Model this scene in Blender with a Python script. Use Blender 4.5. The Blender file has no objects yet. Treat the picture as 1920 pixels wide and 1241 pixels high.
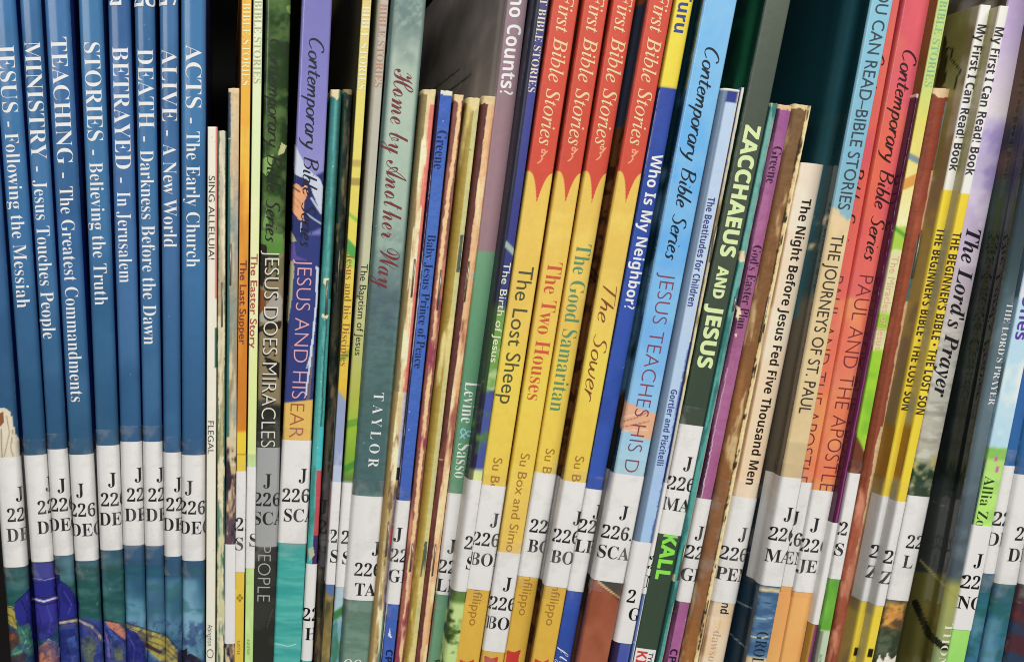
import bpy, bmesh, math, random
import numpy as np

# ------------------------------------------------------------------ camera, world, lamps, exposure
IW, IH, FPX = 1920.0, 1241.0, 1800.0        # picture size and focal length in picture pixels
CX, CY, PITCH = 420.0, 735.0, math.radians(8.0)
CAM = np.array([0.0, -0.333, 0.172])        # metres; the shelf board is z = 0, the row of spines is y = 0
scene = bpy.context.scene
COL = scene.collection
cam_data = bpy.data.cameras.new('camera')
cam_data.sensor_width = 36.0
cam_data.lens = 36.0 * FPX / IW
cam_data.shift_x = (IW / 2 - CX) / IW
cam_data.shift_y = (CY - IH / 2) / IW
cam_data.clip_start = 0.01
cam_data.clip_end = 50
camera = bpy.data.objects.new('camera', cam_data)
camera.location = CAM
camera.rotation_euler = (math.pi / 2 - PITCH, 0, 0)
COL.objects.link(camera)
scene.camera = camera

world = bpy.data.worlds.new('World')
scene.world = world
world.use_nodes = True
bg = world.node_tree.nodes['Background']
bg.inputs[0].default_value = (1.0, 0.97, 0.92, 1)
bg.inputs[1].default_value = 0.11

def area(name, loc, target, size, power, color=(1, 1, 1), size_y=None):
    d = bpy.data.lights.new(name, 'AREA')
    d.energy = power
    d.color = color
    d.size = size
    if size_y:
        d.shape = 'RECTANGLE'
        d.size_y = size_y
    o = bpy.data.objects.new(name, d)
    o.location = loc
    v = np.array(target) - np.array(loc)
    from mathutils import Vector
    o.rotation_euler = Vector(v).to_track_quat('-Z', 'Y').to_euler()
    COL.objects.link(o)
    return o
area('ceiling_lamp', (0.42, -1.25, 1.13), (0.24, 0, 0.10), 1.3, 24.5, (1.0, 0.975, 0.94), 0.5)
area('front_fill', (-0.8, -1.5, 0.75), (0.05, 0, 0.08), 0.9, 8.3, (1.0, 0.985, 0.965), 0.5)  # added low front fill that evens the light down the spines
scene.view_settings.view_transform = 'Standard'
scene.view_settings.look = 'None'
scene.view_settings.exposure = 0.0
scene.view_settings.gamma = 1.0
scene.render.film_transparent = False
scene.cycles.filter_width = 1.05
scene.cycles.use_denoising = True
GAIN = 0.86                                  # picture white over paper white under these lamps

# ------------------------------------------------------------------ helpers
F_ = np.array([0, math.cos(PITCH), -math.sin(PITCH)])
U_ = np.array([0, math.sin(PITCH), math.cos(PITCH)])
def hit(px, py, y):
    d = (px - CX) / FPX * np.array([1, 0, 0]) - (py - CY) / FPX * U_ + F_
    return CAM + d * ((y - CAM[1]) / d[1])
def project(P):
    q = P - CAM
    z = q @ F_
    return CX + FPX * q[..., 0] / z, CY - FPX * (q @ U_) / z

def srgb(h):
    if isinstance(h, str):
        h = h.lstrip('#')
        return np.array([int(h[i:i + 2], 16) for i in (0, 2, 4)]) / 255.0
    return np.array(h) / 255.0
def lin(c):
    c = np.clip(c, 0, 1)
    return np.where(c <= 0.04045, c / 12.92, ((c + 0.055) / 1.055) ** 2.4)
def albedo(c):
    return np.clip(lin(c) / GAIN, 0.002, 0.88)

_rng = np.random.RandomState(7)
_LAT = _rng.rand(256, 256)
def vnoise(x, y):
    xi = np.floor(x).astype(int); yi = np.floor(y).astype(int)
    fx = x - xi; fy = y - yi
    fx = fx * fx * (3 - 2 * fx); fy = fy * fy * (3 - 2 * fy)
    g = lambda a, b: _LAT[a & 255, b & 255]
    return (g(xi, yi) * (1 - fx) + g(xi + 1, yi) * fx) * (1 - fy) + (g(xi, yi + 1) * (1 - fx) + g(xi + 1, yi + 1) * fx) * fy
def fbm(x, y, n=4):
    s = 0; a = 0.5; t = 0
    for i in range(n):
        s = s + a * vnoise(x * 2 ** i + 17.3 * i, y * 2 ** i + 9.1 * i); t += a; a *= 0.55
    return s / t
def sstep(a, b, x):
    t = np.clip((x - a) / (b - a + 1e-9), 0, 1)
    return t * t * (3 - 2 * t)
def inpoly(px, py, poly):
    r = np.zeros(px.shape, bool)
    n = len(poly)
    for i in range(n):
        x1, y1 = poly[i]; x2, y2 = poly[(i + 1) % n]
        c = (y1 > py) != (y2 > py)
        r ^= c & (px < (x2 - x1) * (py - y1) / (y2 - y1 + 1e-12) + x1)
    return r
def segdist(px, py, pts):
    d = np.full(px.shape, 1e9)
    for (x1, y1), (x2, y2) in zip(pts[:-1], pts[1:]):
        dx, dy = x2 - x1, y2 - y1
        t = np.clip(((px - x1) * dx + (py - y1) * dy) / (dx * dx + dy * dy + 1e-9), 0, 1)
        d = np.minimum(d, np.hypot(px - x1 - t * dx, py - y1 - t * dy))
    return d

# ------------------------------------------------------------------ materials
def new_mat(name):
    m = bpy.data.materials.new(name)
    m.use_nodes = True
    return m, m.node_tree, m.node_tree.nodes['Principled BSDF']
def cover_mat(name, rough, coat=0.0, bump=0.15, grain=0.06, scale=2500):
    m, nt, p = new_mat(name)
    a = nt.nodes.new('ShaderNodeAttribute'); a.attribute_name = 'Col'
    tc = nt.nodes.new('ShaderNodeTexCoord')
    n = nt.nodes.new('ShaderNodeTexNoise'); n.inputs['Scale'].default_value = scale; n.inputs['Detail'].default_value = 3
    nt.links.new(tc.outputs['Object'], n.inputs['Vector'])
    mr = nt.nodes.new('ShaderNodeMapRange'); mr.inputs[3].default_value = 1 - grain; mr.inputs[4].default_value = 1 + grain
    nt.links.new(n.outputs[0], mr.inputs[0])
    mx = nt.nodes.new('ShaderNodeMix'); mx.data_type = 'RGBA'; mx.blend_type = 'MULTIPLY'; mx.inputs[0].default_value = 1
    nt.links.new(a.outputs['Color'], mx.inputs[6]); nt.links.new(mr.outputs[0], mx.inputs[7])
    nt.links.new(mx.outputs[2], p.inputs['Base Color'])
    n2 = nt.nodes.new('ShaderNodeTexNoise'); n2.inputs['Scale'].default_value = 420; n2.inputs['Detail'].default_value = 4
    nt.links.new(tc.outputs['Object'], n2.inputs['Vector'])
    b = nt.nodes.new('ShaderNodeBump'); b.inputs['Strength'].default_value = bump; b.inputs['Distance'].default_value = 0.0004
    nt.links.new(n2.outputs[0], b.inputs['Height']); nt.links.new(b.outputs[0], p.inputs['Normal'])
    r2 = nt.nodes.new('ShaderNodeMapRange'); r2.inputs[3].default_value = rough * 0.8; r2.inputs[4].default_value = min(1, rough * 1.25)
    nt.links.new(n2.outputs[0], r2.inputs[0]); nt.links.new(r2.outputs[0], p.inputs['Roughness'])
    p.inputs['Specular IOR Level'].default_value = 0.33
    p.inputs['Coat Weight'].default_value = coat
    p.inputs['Coat Roughness'].default_value = 0.08
    return m
MATS = {
    'satin': cover_mat('satin_cover', 0.34),
    'gloss': cover_mat('glossy_cover', 0.20, 0.15, 0.08),
    'worn': cover_mat('worn_cover', 0.6, 0.0, 0.45, 0.10, 1600),
    'mirror': cover_mat('film_wrapped_cover', 0.09, 0.2, 0.04, 0.04),
}
_plain = {}
def plain(hexc, rough=0.55, spec=0.3, metal=0.0):
    k = (str(hexc), rough, metal)
    if k in _plain:
        return _plain[k]
    m, nt, p = new_mat('ink_' + str(len(_plain)))
    c = albedo(srgb(hexc))
    tc = nt.nodes.new('ShaderNodeTexCoord')
    n = nt.nodes.new('ShaderNodeTexNoise'); n.inputs['Scale'].default_value = 1800; n.inputs['Detail'].default_value = 2
    nt.links.new(tc.outputs['Object'], n.inputs['Vector'])
    cr = nt.nodes.new('ShaderNodeMix'); cr.data_type = 'RGBA'
    nt.links.new(n.outputs[0], cr.inputs[0])
    cr.inputs[6].default_value = (*(c * 0.9), 1); cr.inputs[7].default_value = (*np.clip(c * 1.1 + 0.004, 0, 0.9), 1)
    nt.links.new(cr.outputs[2], p.inputs['Base Color'])
    p.inputs['Roughness'].default_value = rough
    p.inputs['Specular IOR Level'].default_value = spec
    p.inputs['Metallic'].default_value = metal
    _plain[k] = m
    return m
def label_mat(name, c):
    m, nt, p = new_mat(name)
    tc = nt.nodes.new('ShaderNodeTexCoord')
    n = nt.nodes.new('ShaderNodeTexNoise'); n.inputs['Scale'].default_value = 90; n.inputs['Detail'].default_value = 6
    nt.links.new(tc.outputs['Object'], n.inputs['Vector'])
    cr = nt.nodes.new('ShaderNodeMix'); cr.data_type = 'RGBA'
    nt.links.new(n.outputs[0], cr.inputs[0])
    cr.inputs[6].default_value = (*(c * 0.94), 1); cr.inputs[7].default_value = (*np.clip(c * 1.03, 0, 0.88), 1)
    nt.links.new(cr.outputs[2], p.inputs['Base Color'])
    p.inputs['Roughness'].default_value = 0.5
    return m
PAPER_LABEL = label_mat('label_paper', np.array([0.85, 0.84, 0.825]))
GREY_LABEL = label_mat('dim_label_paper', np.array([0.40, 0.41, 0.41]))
SHADED_LABEL = label_mat('shaded_label_paper', np.array([0.085, 0.08, 0.085]))  # paper colour darkened to stand for a recessed label in shadow
def tape_mat():
    m = bpy.data.materials.new('clear_tape'); m.use_nodes = True
    nt = m.node_tree
    for n in list(nt.nodes):
        nt.nodes.remove(n)
    out = nt.nodes.new('ShaderNodeOutputMaterial')
    tr = nt.nodes.new('ShaderNodeBsdfTransparent')
    gl = nt.nodes.new('ShaderNodeBsdfGlossy'); gl.inputs['Roughness'].default_value = 0.16
    df = nt.nodes.new('ShaderNodeBsdfDiffuse'); df.inputs['Color'].default_value = (0.75, 0.75, 0.73, 1)
    fr = nt.nodes.new('ShaderNodeFresnel'); fr.inputs[0].default_value = 1.42
    tc = nt.nodes.new('ShaderNodeTexCoord')
    n = nt.nodes.new('ShaderNodeTexNoise'); n.inputs['Scale'].default_value = 120; n.inputs['Detail'].default_value = 5
    nt.links.new(tc.outputs['Object'], n.inputs['Vector'])
    b = nt.nodes.new('ShaderNodeBump'); b.inputs['Strength'].default_value = 0.35; b.inputs['Distance'].default_value = 0.0008
    nt.links.new(n.outputs[0], b.inputs['Height']); nt.links.new(b.outputs[0], gl.inputs['Normal'])
    mr = nt.nodes.new('ShaderNodeMapRange'); mr.inputs[1].default_value = 0.52; mr.inputs[2].default_value = 0.62
    mr.inputs[3].default_value = 0.02; mr.inputs[4].default_value = 0.15  # pale diffuse patches painted in as glints on the tape
    nt.links.new(n.outputs[0], mr.inputs[0])
    m1 = nt.nodes.new('ShaderNodeMixShader'); m2 = nt.nodes.new('ShaderNodeMixShader')
    nt.links.new(mr.outputs[0], m1.inputs[0]); nt.links.new(tr.outputs[0], m1.inputs[1]); nt.links.new(df.outputs[0], m1.inputs[2])
    fm = nt.nodes.new('ShaderNodeMath'); fm.operation = 'MULTIPLY'; fm.inputs[1].default_value = 0.5
    fr.inputs[0].default_value = 1.3
    nt.links.new(fr.outputs[0], fm.inputs[0]); nt.links.new(fm.outputs[0], m2.inputs[0]); nt.links.new(m1.outputs[0], m2.inputs[1]); nt.links.new(gl.outputs[0], m2.inputs[2])
    nt.links.new(m2.outputs[0], out.inputs[0])
    return m
TAPE = tape_mat()
STEEL = plain('8a8378', 0.38, 0.5, 0.7)
def paper_mat():
    m, nt, p = new_mat('page_edges')
    tc = nt.nodes.new('ShaderNodeTexCoord')
    mp = nt.nodes.new('ShaderNodeMapping'); mp.inputs['Scale'].default_value = (6000, 40, 40)
    n = nt.nodes.new('ShaderNodeTexNoise'); n.inputs['Scale'].default_value = 1; n.inputs['Detail'].default_value = 2
    nt.links.new(tc.outputs['Object'], mp.inputs[0]); nt.links.new(mp.outputs[0], n.inputs['Vector'])
    cr = nt.nodes.new('ShaderNodeMix'); cr.data_type = 'RGBA'
    nt.links.new(n.outputs[0], cr.inputs[0])
    cr.inputs[6].default_value = (0.5, 0.44, 0.34, 1); cr.inputs[7].default_value = (0.74, 0.69, 0.58, 1)
    nt.links.new(cr.outputs[2], p.inputs['Base Color'])
    p.inputs['Roughness'].default_value = 0.8
    return m
PAGES = paper_mat()

# ------------------------------------------------------------------ lettering
def _alpha(U, L, D=None):
    def f(s):
        o = ''
        for c in s:
            if 'A' <= c <= 'Z': o += chr(U + ord(c) - 65)
            elif 'a' <= c <= 'z': o += '\u210e' if (L + ord(c) - 97) == 0x1D455 else chr(L + ord(c) - 97)
            elif c.isdigit() and D: o += chr(D + ord(c) - 48)
            else: o += c
        return o
    return f
STYLES = {  # name: (alphabet, stroke offset)
    'plain': (lambda s: s, 0.0), 'plainb': (lambda s: s, 0.012), 'thin': (lambda s: s, -0.017),
    'serif': (_alpha(0x1D400, 0x1D41A, 0x1D7CE), -0.010), 'serifb': (_alpha(0x1D400, 0x1D41A, 0x1D7CE), 0.0),
    'serift': (_alpha(0x1D400, 0x1D41A, 0x1D7CE), -0.014),
    'ital': (_alpha(0x1D434, 0x1D44E), 0.002), 'italb': (_alpha(0x1D468, 0x1D482), 0.0),
    'script': (_alpha(0x1D4D0, 0x1D4EA), -0.006), 'sansi': (_alpha(0x1D608, 0x1D622), 0.006),
    'sans': (_alpha(0x1D5A0, 0x1D5BA, 0x1D7E2), 0.0), 'sansb': (_alpha(0x1D5D4, 0x1D5EE, 0x1D7EC), 0.0),
    'sansx': (_alpha(0x1D5D4, 0x1D5EE, 0x1D7EC), 0.022), 'sansbi': (_alpha(0x1D63C, 0x1D656), 0.0),
    'handt': (_alpha(0x1D608, 0x1D622), -0.016),
    'hand': (_alpha(0x1D608, 0x1D622), 0.010),
}
_tcache = {}
_hcache = {}
_scratch = bpy.data.scenes.new('lettering')      # a spare scene that only turns lettering into outlines; removed at the end
def glyphs(s, style):
    """2-D mesh of a line of lettering: verts (N,2) with the baseline at 0 and capitals 1 high, and faces."""
    k = (s, style)
    if k in _tcache:
        return _tcache[k]
    f, off = STYLES[style]
    def mesh_of(t):
        cu = bpy.data.curves.new('t', 'FONT')
        cu.body = f(t); cu.offset = off; cu.resolution_u = 4; cu.fill_mode = 'FRONT'
        o = bpy.data.objects.new('t', cu)
        _scratch.collection.objects.link(o)
        _scratch.view_layers[0].update()
        dg = _scratch.view_layers[0].depsgraph
        me = o.evaluated_get(dg).to_mesh()
        n = len(me.vertices)
        co = np.zeros(n * 3); me.vertices.foreach_get('co', co)
        fs = [tuple(p.vertices) for p in me.polygons]
        o.evaluated_get(dg).to_mesh_clear()
        bpy.data.objects.remove(o); bpy.data.curves.remove(cu)
        return co.reshape(-1, 3)[:, :2], fs
    if style not in _hcache:
        _hcache[style] = mesh_of('H')[0]
    hv = _hcache[style]
    v, fs = mesh_of(s)
    cap = hv[:, 1].max() - hv[:, 1].min()
    v = (v - np.array([v[:, 0].min(), hv[:, 1].min()])) / cap
    _tcache[k] = (v, fs)
    return v, fs


# a brush hand, drawn as strokes: letter -> (advance, [stroke points]); capitals 1 high, small letters about 0.55
HAND = {
    'C': (0.62, [[(0.58, 0.86), (0.50, 1.0), (0.36, 1.0), (0.16, 0.78), (0.04, 0.42), (0.10, 0.08), (0.28, -0.02), (0.52, 0.16)]]),
    'B': (0.60, [[(0.12, 0.98), (0.08, 0.5), (0.04, 0.0)], [(0.02, 0.90), (0.24, 1.02), (0.46, 0.90), (0.40, 0.66), (0.12, 0.52), (0.36, 0.50), (0.50, 0.30), (0.36, 0.04), (0.04, 0.0)]]),
    'S': (0.50, [[(0.48, 0.84), (0.38, 0.96), (0.18, 0.90), (0.14, 0.68), (0.32, 0.46), (0.36, 0.18), (0.22, 0.0), (0.0, 0.08)]]),
    'T': (0.60, [[(0.0, 0.94), (0.30, 0.98), (0.66, 1.02)], [(0.34, 0.98), (0.28, 0.5), (0.20, 0.0)]]),
    'o': (0.40, [[(0.24, 0.52), (0.08, 0.42), (0.04, 0.16), (0.16, 0.0), (0.32, 0.14), (0.34, 0.40), (0.22, 0.52)]]),
    'n': (0.46, [[(0.08, 0.54), (0.06, 0.26), (0.02, 0.0)], [(0.05, 0.22), (0.20, 0.48), (0.32, 0.52), (0.34, 0.30), (0.32, 0.06), (0.42, 0.04)]]),
    't': (0.36, [[(0.22, 0.86), (0.16, 0.44), (0.12, 0.10), (0.20, 0.0), (0.32, 0.08)], [(0.0, 0.54), (0.18, 0.58), (0.38, 0.64)]]),
    'e': (0.38, [[(0.04, 0.24), (0.24, 0.32), (0.30, 0.46), (0.20, 0.54), (0.06, 0.36), (0.06, 0.10), (0.18, 0.0), (0.34, 0.10)]]),
    'm': (0.66, [[(0.08, 0.54), (0.06, 0.26), (0.02, 0.0)], [(0.05, 0.22), (0.16, 0.46), (0.26, 0.50), (0.28, 0.28), (0.24, 0.0)], [(0.27, 0.22), (0.40, 0.48), (0.50, 0.52), (0.52, 0.28), (0.50, 0.06), (0.60, 0.04)]]),
    'p': (0.46, [[(0.12, 0.56), (0.06, 0.10), (-0.02, -0.42)], [(0.08, 0.30), (0.22, 0.54), (0.36, 0.46), (0.36, 0.18), (0.22, 0.02), (0.06, 0.10)]]),
    'r': (0.36, [[(0.08, 0.54), (0.06, 0.26), (0.02, 0.0)], [(0.05, 0.22), (0.16, 0.46), (0.30, 0.54), (0.36, 0.46)]]),
    'a': (0.44, [[(0.34, 0.48), (0.20, 0.54), (0.06, 0.36), (0.04, 0.10), (0.16, 0.0), (0.30, 0.20), (0.35, 0.50)], [(0.35, 0.50), (0.33, 0.16), (0.36, 0.02), (0.44, 0.06)]]),
    'y': (0.44, [[(0.06, 0.54), (0.08, 0.24), (0.18, 0.08), (0.32, 0.24)], [(0.38, 0.56), (0.30, 0.10), (0.14, -0.32), (-0.04, -0.46)]]),
    'i': (0.22, [[(0.10, 0.52), (0.06, 0.22), (0.08, 0.02), (0.18, 0.04)], [(0.14, 0.76), (0.15, 0.80)]]),
    'b': (0.42, [[(0.16, 1.0), (0.10, 0.5), (0.04, 0.04)], [(0.08, 0.30), (0.22, 0.50), (0.34, 0.42), (0.32, 0.14), (0.18, 0.0), (0.05, 0.06)]]),
    'l': (0.24, [[(0.18, 1.02), (0.10, 0.5), (0.06, 0.10), (0.12, 0.0), (0.22, 0.06)]]),
    's': (0.36, [[(0.32, 0.48), (0.20, 0.54), (0.12, 0.42), (0.24, 0.24), (0.22, 0.06), (0.10, 0.0), (0.0, 0.06)]]),
    'h': (0.44, [[(0.16, 1.0), (0.08, 0.4), (0.02, 0.0)], [(0.06, 0.22), (0.18, 0.46), (0.30, 0.50), (0.32, 0.28), (0.30, 0.06), (0.40, 0.04)]]),
    'w': (0.60, [[(0.04, 0.52), (0.06, 0.16), (0.14, 0.02), (0.26, 0.20), (0.28, 0.40), (0.30, 0.14), (0.38, 0.02), (0.50, 0.20), (0.54, 0.54)]]),
    ' ': (0.40, []),
}
def brush(body, pen, slant=0.16, thin=False):
    V, F = [], []
    x0 = 0.0
    rnd = random.Random(len(body))
    for ch in body:
        adv, strokes = HAND[ch]
        k, dy = 1 + rnd.uniform(-0.05, 0.05), rnd.uniform(-0.025, 0.025)
        for st in strokes:
            pts = np.array(st, float) * k
            P = np.vstack([2 * pts[0] - pts[1], pts, 2 * pts[-1] - pts[-2]])
            path = []
            for i in range(1, len(P) - 2):
                for t in np.linspace(0, 1, 7)[:-1]:
                    a, b, c, d = P[i - 1:i + 3]
                    path.append(0.5 * ((2 * b) + (c - a) * t + (2 * a - 5 * b + 4 * c - d) * t * t + (3 * b - a - 3 * c + d) * t ** 3))
            path.append(P[-2])
            path = np.array(path)
            path[:, 0] += slant * path[:, 1] + x0; path[:, 1] += dy
            T = np.gradient(path, axis=0); T /= np.linalg.norm(T, axis=1)[:, None] + 1e-9
            N = np.c_[-T[:, 1], T[:, 0]]
            L = np.linspace(0, 1, len(path))
            wd = pen * (0.62 + 0.5 * np.abs(T[:, 1])) * (0.75 + 0.35 * np.sin(L * math.pi)) * (1 - 0.25 * L)
            n0 = len(V)
            V += list(path + N * wd[:, None] / 2) + list(path - N * wd[:, None] / 2)
            n = len(path)
            F += [(n0 + i, n0 + n + i, n0 + n + i + 1, n0 + i + 1) for i in range(n - 1)]
        x0 += adv * k
    V = np.array(V); V[:, 0] -= V[:, 0].min()
    return V, F

# ------------------------------------------------------------------ books
def quad_mesh(name, V, quads, mat, cols=None, smooth=True):
    me = bpy.data.meshes.new(name)
    quads = np.asarray(quads, dtype=np.int32)
    me.vertices.add(len(V)); me.vertices.foreach_set('co', np.asarray(V, dtype=np.float32).ravel())
    me.loops.add(quads.size); me.loops.foreach_set('vertex_index', quads.ravel())
    me.polygons.add(len(quads))
    me.polygons.foreach_set('loop_start', np.arange(len(quads), dtype=np.int32) * 4)
    me.update(calc_edges=True)
    if smooth:
        me.polygons.foreach_set('use_smooth', np.ones(len(quads), bool))
    if cols is not None:
        at = me.attributes.new('Col', 'FLOAT_COLOR', 'POINT')
        at.data.foreach_set('color', np.c_[cols, np.ones(len(cols))].astype(np.float32).ravel())
    me.materials.append(mat)
    me.validate()
    return me
def link(name, me, parent):
    o = bpy.data.objects.new(name, me)
    COL.objects.link(o)
    o.parent = parent
    return o

class Book:
    def __init__(s, name, label, cat, edges, group='books standing in the row on the shelf', prot=0, top=None, depth=0.19,
                 kind='hard', rl=1.0, rr=1.0, bulge=0.4, mat='satin', base='808080', left=None, right=None, ops=(), step=0.5, seed=0, groove=None, fx=0.42, nside=26):
        s.name, s.seed, s.fx, s.nside = name, seed, (0.22 if kind == 'worn' else fx) / 1000, nside
        y = -prot / 1000.0
        L = np.array([hit(a, yy, y) for yy, a, b in edges]); R = np.array([hit(b, yy, y) for yy, a, b in edges])
        C = (L + R) / 2
        k, x0 = np.polyfit(C[:, 2], C[:, 0], 1)
        lean = math.atan(k)
        w = float(np.mean(R[:, 0] - L[:, 0])) * math.cos(lean) - (0.0005 if kind == 'worn' else 0.0004)
        s.w, s.lean, s.mpp = w, lean, float(np.mean((R[:, 0] - L[:, 0]) / np.array([b - a for _, a, b in edges])))
        raise_ = w / 2 * abs(math.sin(lean))
        s.base = np.array([x0 + k * raise_, y, raise_])
        s.X = np.array([math.cos(lean), 0, -math.sin(lean)]); s.Y = np.array([0, 1, 0]); s.Z = np.array([math.sin(lean), 0, math.cos(lean)])
        vv = np.linspace(-0.03, 0.42, 1500)
        P = s.base + vv[:, None] * s.Z
        s._v, s._y = vv, project(P)[1]
        s.H = s.v(top) if top is not None else s.v(-130) + 0.012 * ((seed * 37) % 10) / 10
        s.depth = depth
        e = bpy.data.objects.new(name, None)
        e.empty_display_size = 0.02
        COL.objects.link(e)
        e.location = s.base; e.rotation_euler = (0, lean, 0)
        e['label'] = label; e['category'] = cat; e['group'] = group
        s.root = e
        s.profile(kind, rl / 1000, rr / 1000, bulge / 1000, groove)
        s.cover(kind, base, left or base, right or base, ops, step / 1000, MATS[mat])
    def v(s, py):
        return float(np.interp(-py, -s._y, s._v))
    def at(s, px, py):                        # picture point on the spine -> (across, up) in metres
        p = hit(px, py, s.base[1]) - s.base
        return float(p @ s.X), float(p @ s.Z)
    def profile(s, kind, rl, rr, bulge, groove):
        w, D = s.w, s.depth
        rl = min(rl, w * 0.48); rr = min(rr, w * 0.48)
        g = (0.0009 if kind == 'hard' else 0.0) if groove is None else groove / 1000
        def side(sign, r):
            ys = np.r_[np.linspace(r * 1.3, 0.012, 14), np.linspace(0.0125, 0.0545, 14 if s.nside < 60 else 110), np.linspace(0.055, D, s.nside)]
            gx = g * np.exp(-((ys - 0.0055 - r) / 0.0022) ** 2)
            return [(sign * (w / 2 - a), b) for a, b in zip(gx, ys)]
        def bl(x): return bulge * (2 * x / w) ** 2
        def corner(sign, r):
            pts = []
            for t in np.linspace(0, math.pi / 2, 7)[1:-1]:
                pts.append((sign * (w / 2 - r + r * math.cos(t)), bl(w / 2 - r) + r * 1.3 * (1 - math.sin(t)) * 1.0))
            return pts
        n = max(8, int((w - rl - rr) / s.fx))
        front = [(x, bl(x)) for x in np.linspace(-w / 2 + rl, w / 2 - rr, n)]
        ls = side(-1, rl)[::-1]; rs = side(1, rr)
        pts = ls + corner(-1, rl) + front + corner(1, rr)[::-1] + rs
        p = np.array(pts)
        s.P = p
        seg = np.hypot(*np.diff(p, axis=0).T)
        a = np.r_[0, np.cumsum(seg)]
        i0 = len(ls); i1 = len(pts) - len(rs)
        mid = np.interp(0, p[i0 - 1:i1 + 1, 0], a[i0 - 1:i1 + 1])
        s.A = a - mid
        s.i0, s.i1 = i0, i1
        T = np.gradient(p, axis=0)
        N = np.c_[T[:, 1], -T[:, 0]]
        s.N = N / np.linalg.norm(N, axis=1)[:, None]
    def arc(s, x):                            # across-spine x -> arc length on the cover
        return np.interp(x, s.P[s.i0 - 1:s.i1 + 1, 0], s.A[s.i0 - 1:s.i1 + 1])
    def wrap(s, uv, off):
        x = np.interp(uv[:, 0], s.A, s.P[:, 0]) + off * np.interp(uv[:, 0], s.A, s.N[:, 0])
        y = np.interp(uv[:, 0], s.A, s.P[:, 1]) + off * np.interp(uv[:, 0], s.A, s.N[:, 1])
        return np.c_[x, y, uv[:, 1]]
    def cover(s, kind, base, left, right, ops, step, mat):
        H, D, w = s.H, s.depth, s.w
        va, vb = max(0.0, s.v(1262)), min(H, s.v(-25))
        rows = np.unique(np.r_[np.linspace(0, va, 4), np.arange(va, vb, step), np.linspace(vb, H, 6), H])
        rows = rows[np.r_[True, np.diff(rows) > 1e-6]]
        nr, nc = len(rows), len(s.P)
        V = np.zeros((nr, nc, 3)); V[:, :, 0] = s.P[None, :, 0]; V[:, :, 1] = s.P[None, :, 1]; V[:, :, 2] = rows[:, None]
        # worn heads and tails of soft books dip a little
        if kind == 'worn':
            wob = 0.00028 * (vnoise(np.arange(nc) * 0.25 + s.seed * 3.1, np.zeros(nc)) - 0.3)
            V[-1, :, 2] += wob
            wx = 0.0004 * np.clip(fbm(V[:, :, 2] * 420 + s.seed, V[:, :, 0] * 300) - 0.42, 0, 1)
            V[:, :, 1] += wx
        V = V.reshape(-1, 3)
        wpos = s.base + V[:, :1] * s.X + V[:, 1:2] * s.Y + V[:, 2:] * s.Z
        PX, PY = project(wpos)
        fu = V[:, 0] / (w / 2)
        isl = np.tile(np.arange(nc) < s.i0, nr); isr = np.tile(np.arange(nc) >= s.i1, nr)
        fu = np.where(isl, -1 - V[:, 1] / (w / 2), np.where(isr, 1 + V[:, 1] / (w / 2), fu))
        Yc = np.interp(V[:, 2], s._v, s._y)
        um = np.tile(s.A, nr) * 1000 + s.seed * 13.7; vm = V[:, 2] * 1000 + s.seed * 31.3
        c = np.tile(srgb(base), (len(V), 1))
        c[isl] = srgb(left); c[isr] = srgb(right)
        spine = ~(isl | isr)
        def mixin(m, col):
            c[:] = c * (1 - m[:, None]) + srgb(col) * m[:, None]
        for op in ops:
            k = op[0]
            if k == 'grad':
                ys = [p[0] for p in op[1]]; cs = np.array([srgb(p[1]) for p in op[1]])
                g = np.c_[[np.interp(Yc, ys, cs[:, i]) for i in range(3)]].T
                m = (np.ones(len(V), bool) if len(op) > 2 and op[2] == 'all' else spine)
                c[m] = g[m]
            elif k == 'band':
                _, y0, y1, col = op[:4]
                o = dict(soft=2, x0=-1.6, x1=1.6, wob=0, sl=0, amt=1); o.update(op[4] if len(op) > 4 else {})
                yy = Yc + o['wob'] * (fbm(um / 3, vm / 30) - 0.5) * 2 + o['sl'] * fu
                m = sstep(y0 - o['soft'], y0 + o['soft'], yy) * (1 - sstep(y1 - o['soft'], y1 + o['soft'], yy))
                m = m * (fu >= o['x0']) * (fu <= o['x1']) * o['amt']
                mixin(m, col)
            elif k == 'strip':
                _, f0, f1, col = op[:4]
                o = dict(soft=0.05, jag=0, y0=-999, y1=9999, sc=2.0); o.update(op[4] if len(op) > 4 else {})
                ff = fu + o['jag'] * ((fbm(vm / (o['sc'] * 9), um / 30 + 3, 3) - 0.5) * 0.95 + (fbm(vm / (o['sc'] * 0.5), um / 2 + 3, 3) - 0.5) * 0.55)
                m = sstep(f0 - o['soft'], f0 + o['soft'], ff) * (1 - sstep(f1 - o['soft'], f1 + o['soft'], ff))
                mixin(m * (Yc > o['y0']) * (Yc < o['y1']), col)
            elif k == 'noise':
                _, col, thr, sc = op[:4]
                o = dict(soft=0.11, y0=-999, y1=9999, amt=1, st=1.0, x0=-99, x1=99, sd=0, fade=6, n=4); o.update(op[4] if len(op) > 4 else {})
                n = fbm((um + o['sd'] * 7.7) / sc, vm / (sc * o['st']), o['n'])
                m = sstep(thr - o['soft'], thr + o['soft'], n) * o['amt'] * sstep(o['y0'] - o['fade'], o['y0'] + o['fade'], Yc) * (1 - sstep(o['y1'] - o['fade'], o['y1'] + o['fade'], Yc)) * (fu >= o['x0']) * (fu <= o['x1'])
                mixin(m, col)
            elif k == 'poly':
                wb = (fbm(um / 3.0, vm / 3.0) - 0.5) * 2.2
                mixin(inpoly(PX + wb, PY + wb, op[1]).astype(float) * (op[3] if len(op) > 3 else 1), op[2])
            elif k == 'line':
                d = segdist(PX, PY, op[1])
                mixin(1 - sstep(op[2] * 0.5 - 0.7, op[2] * 0.5 + 0.7, d), op[3])
            elif k == 'scallop':
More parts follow.
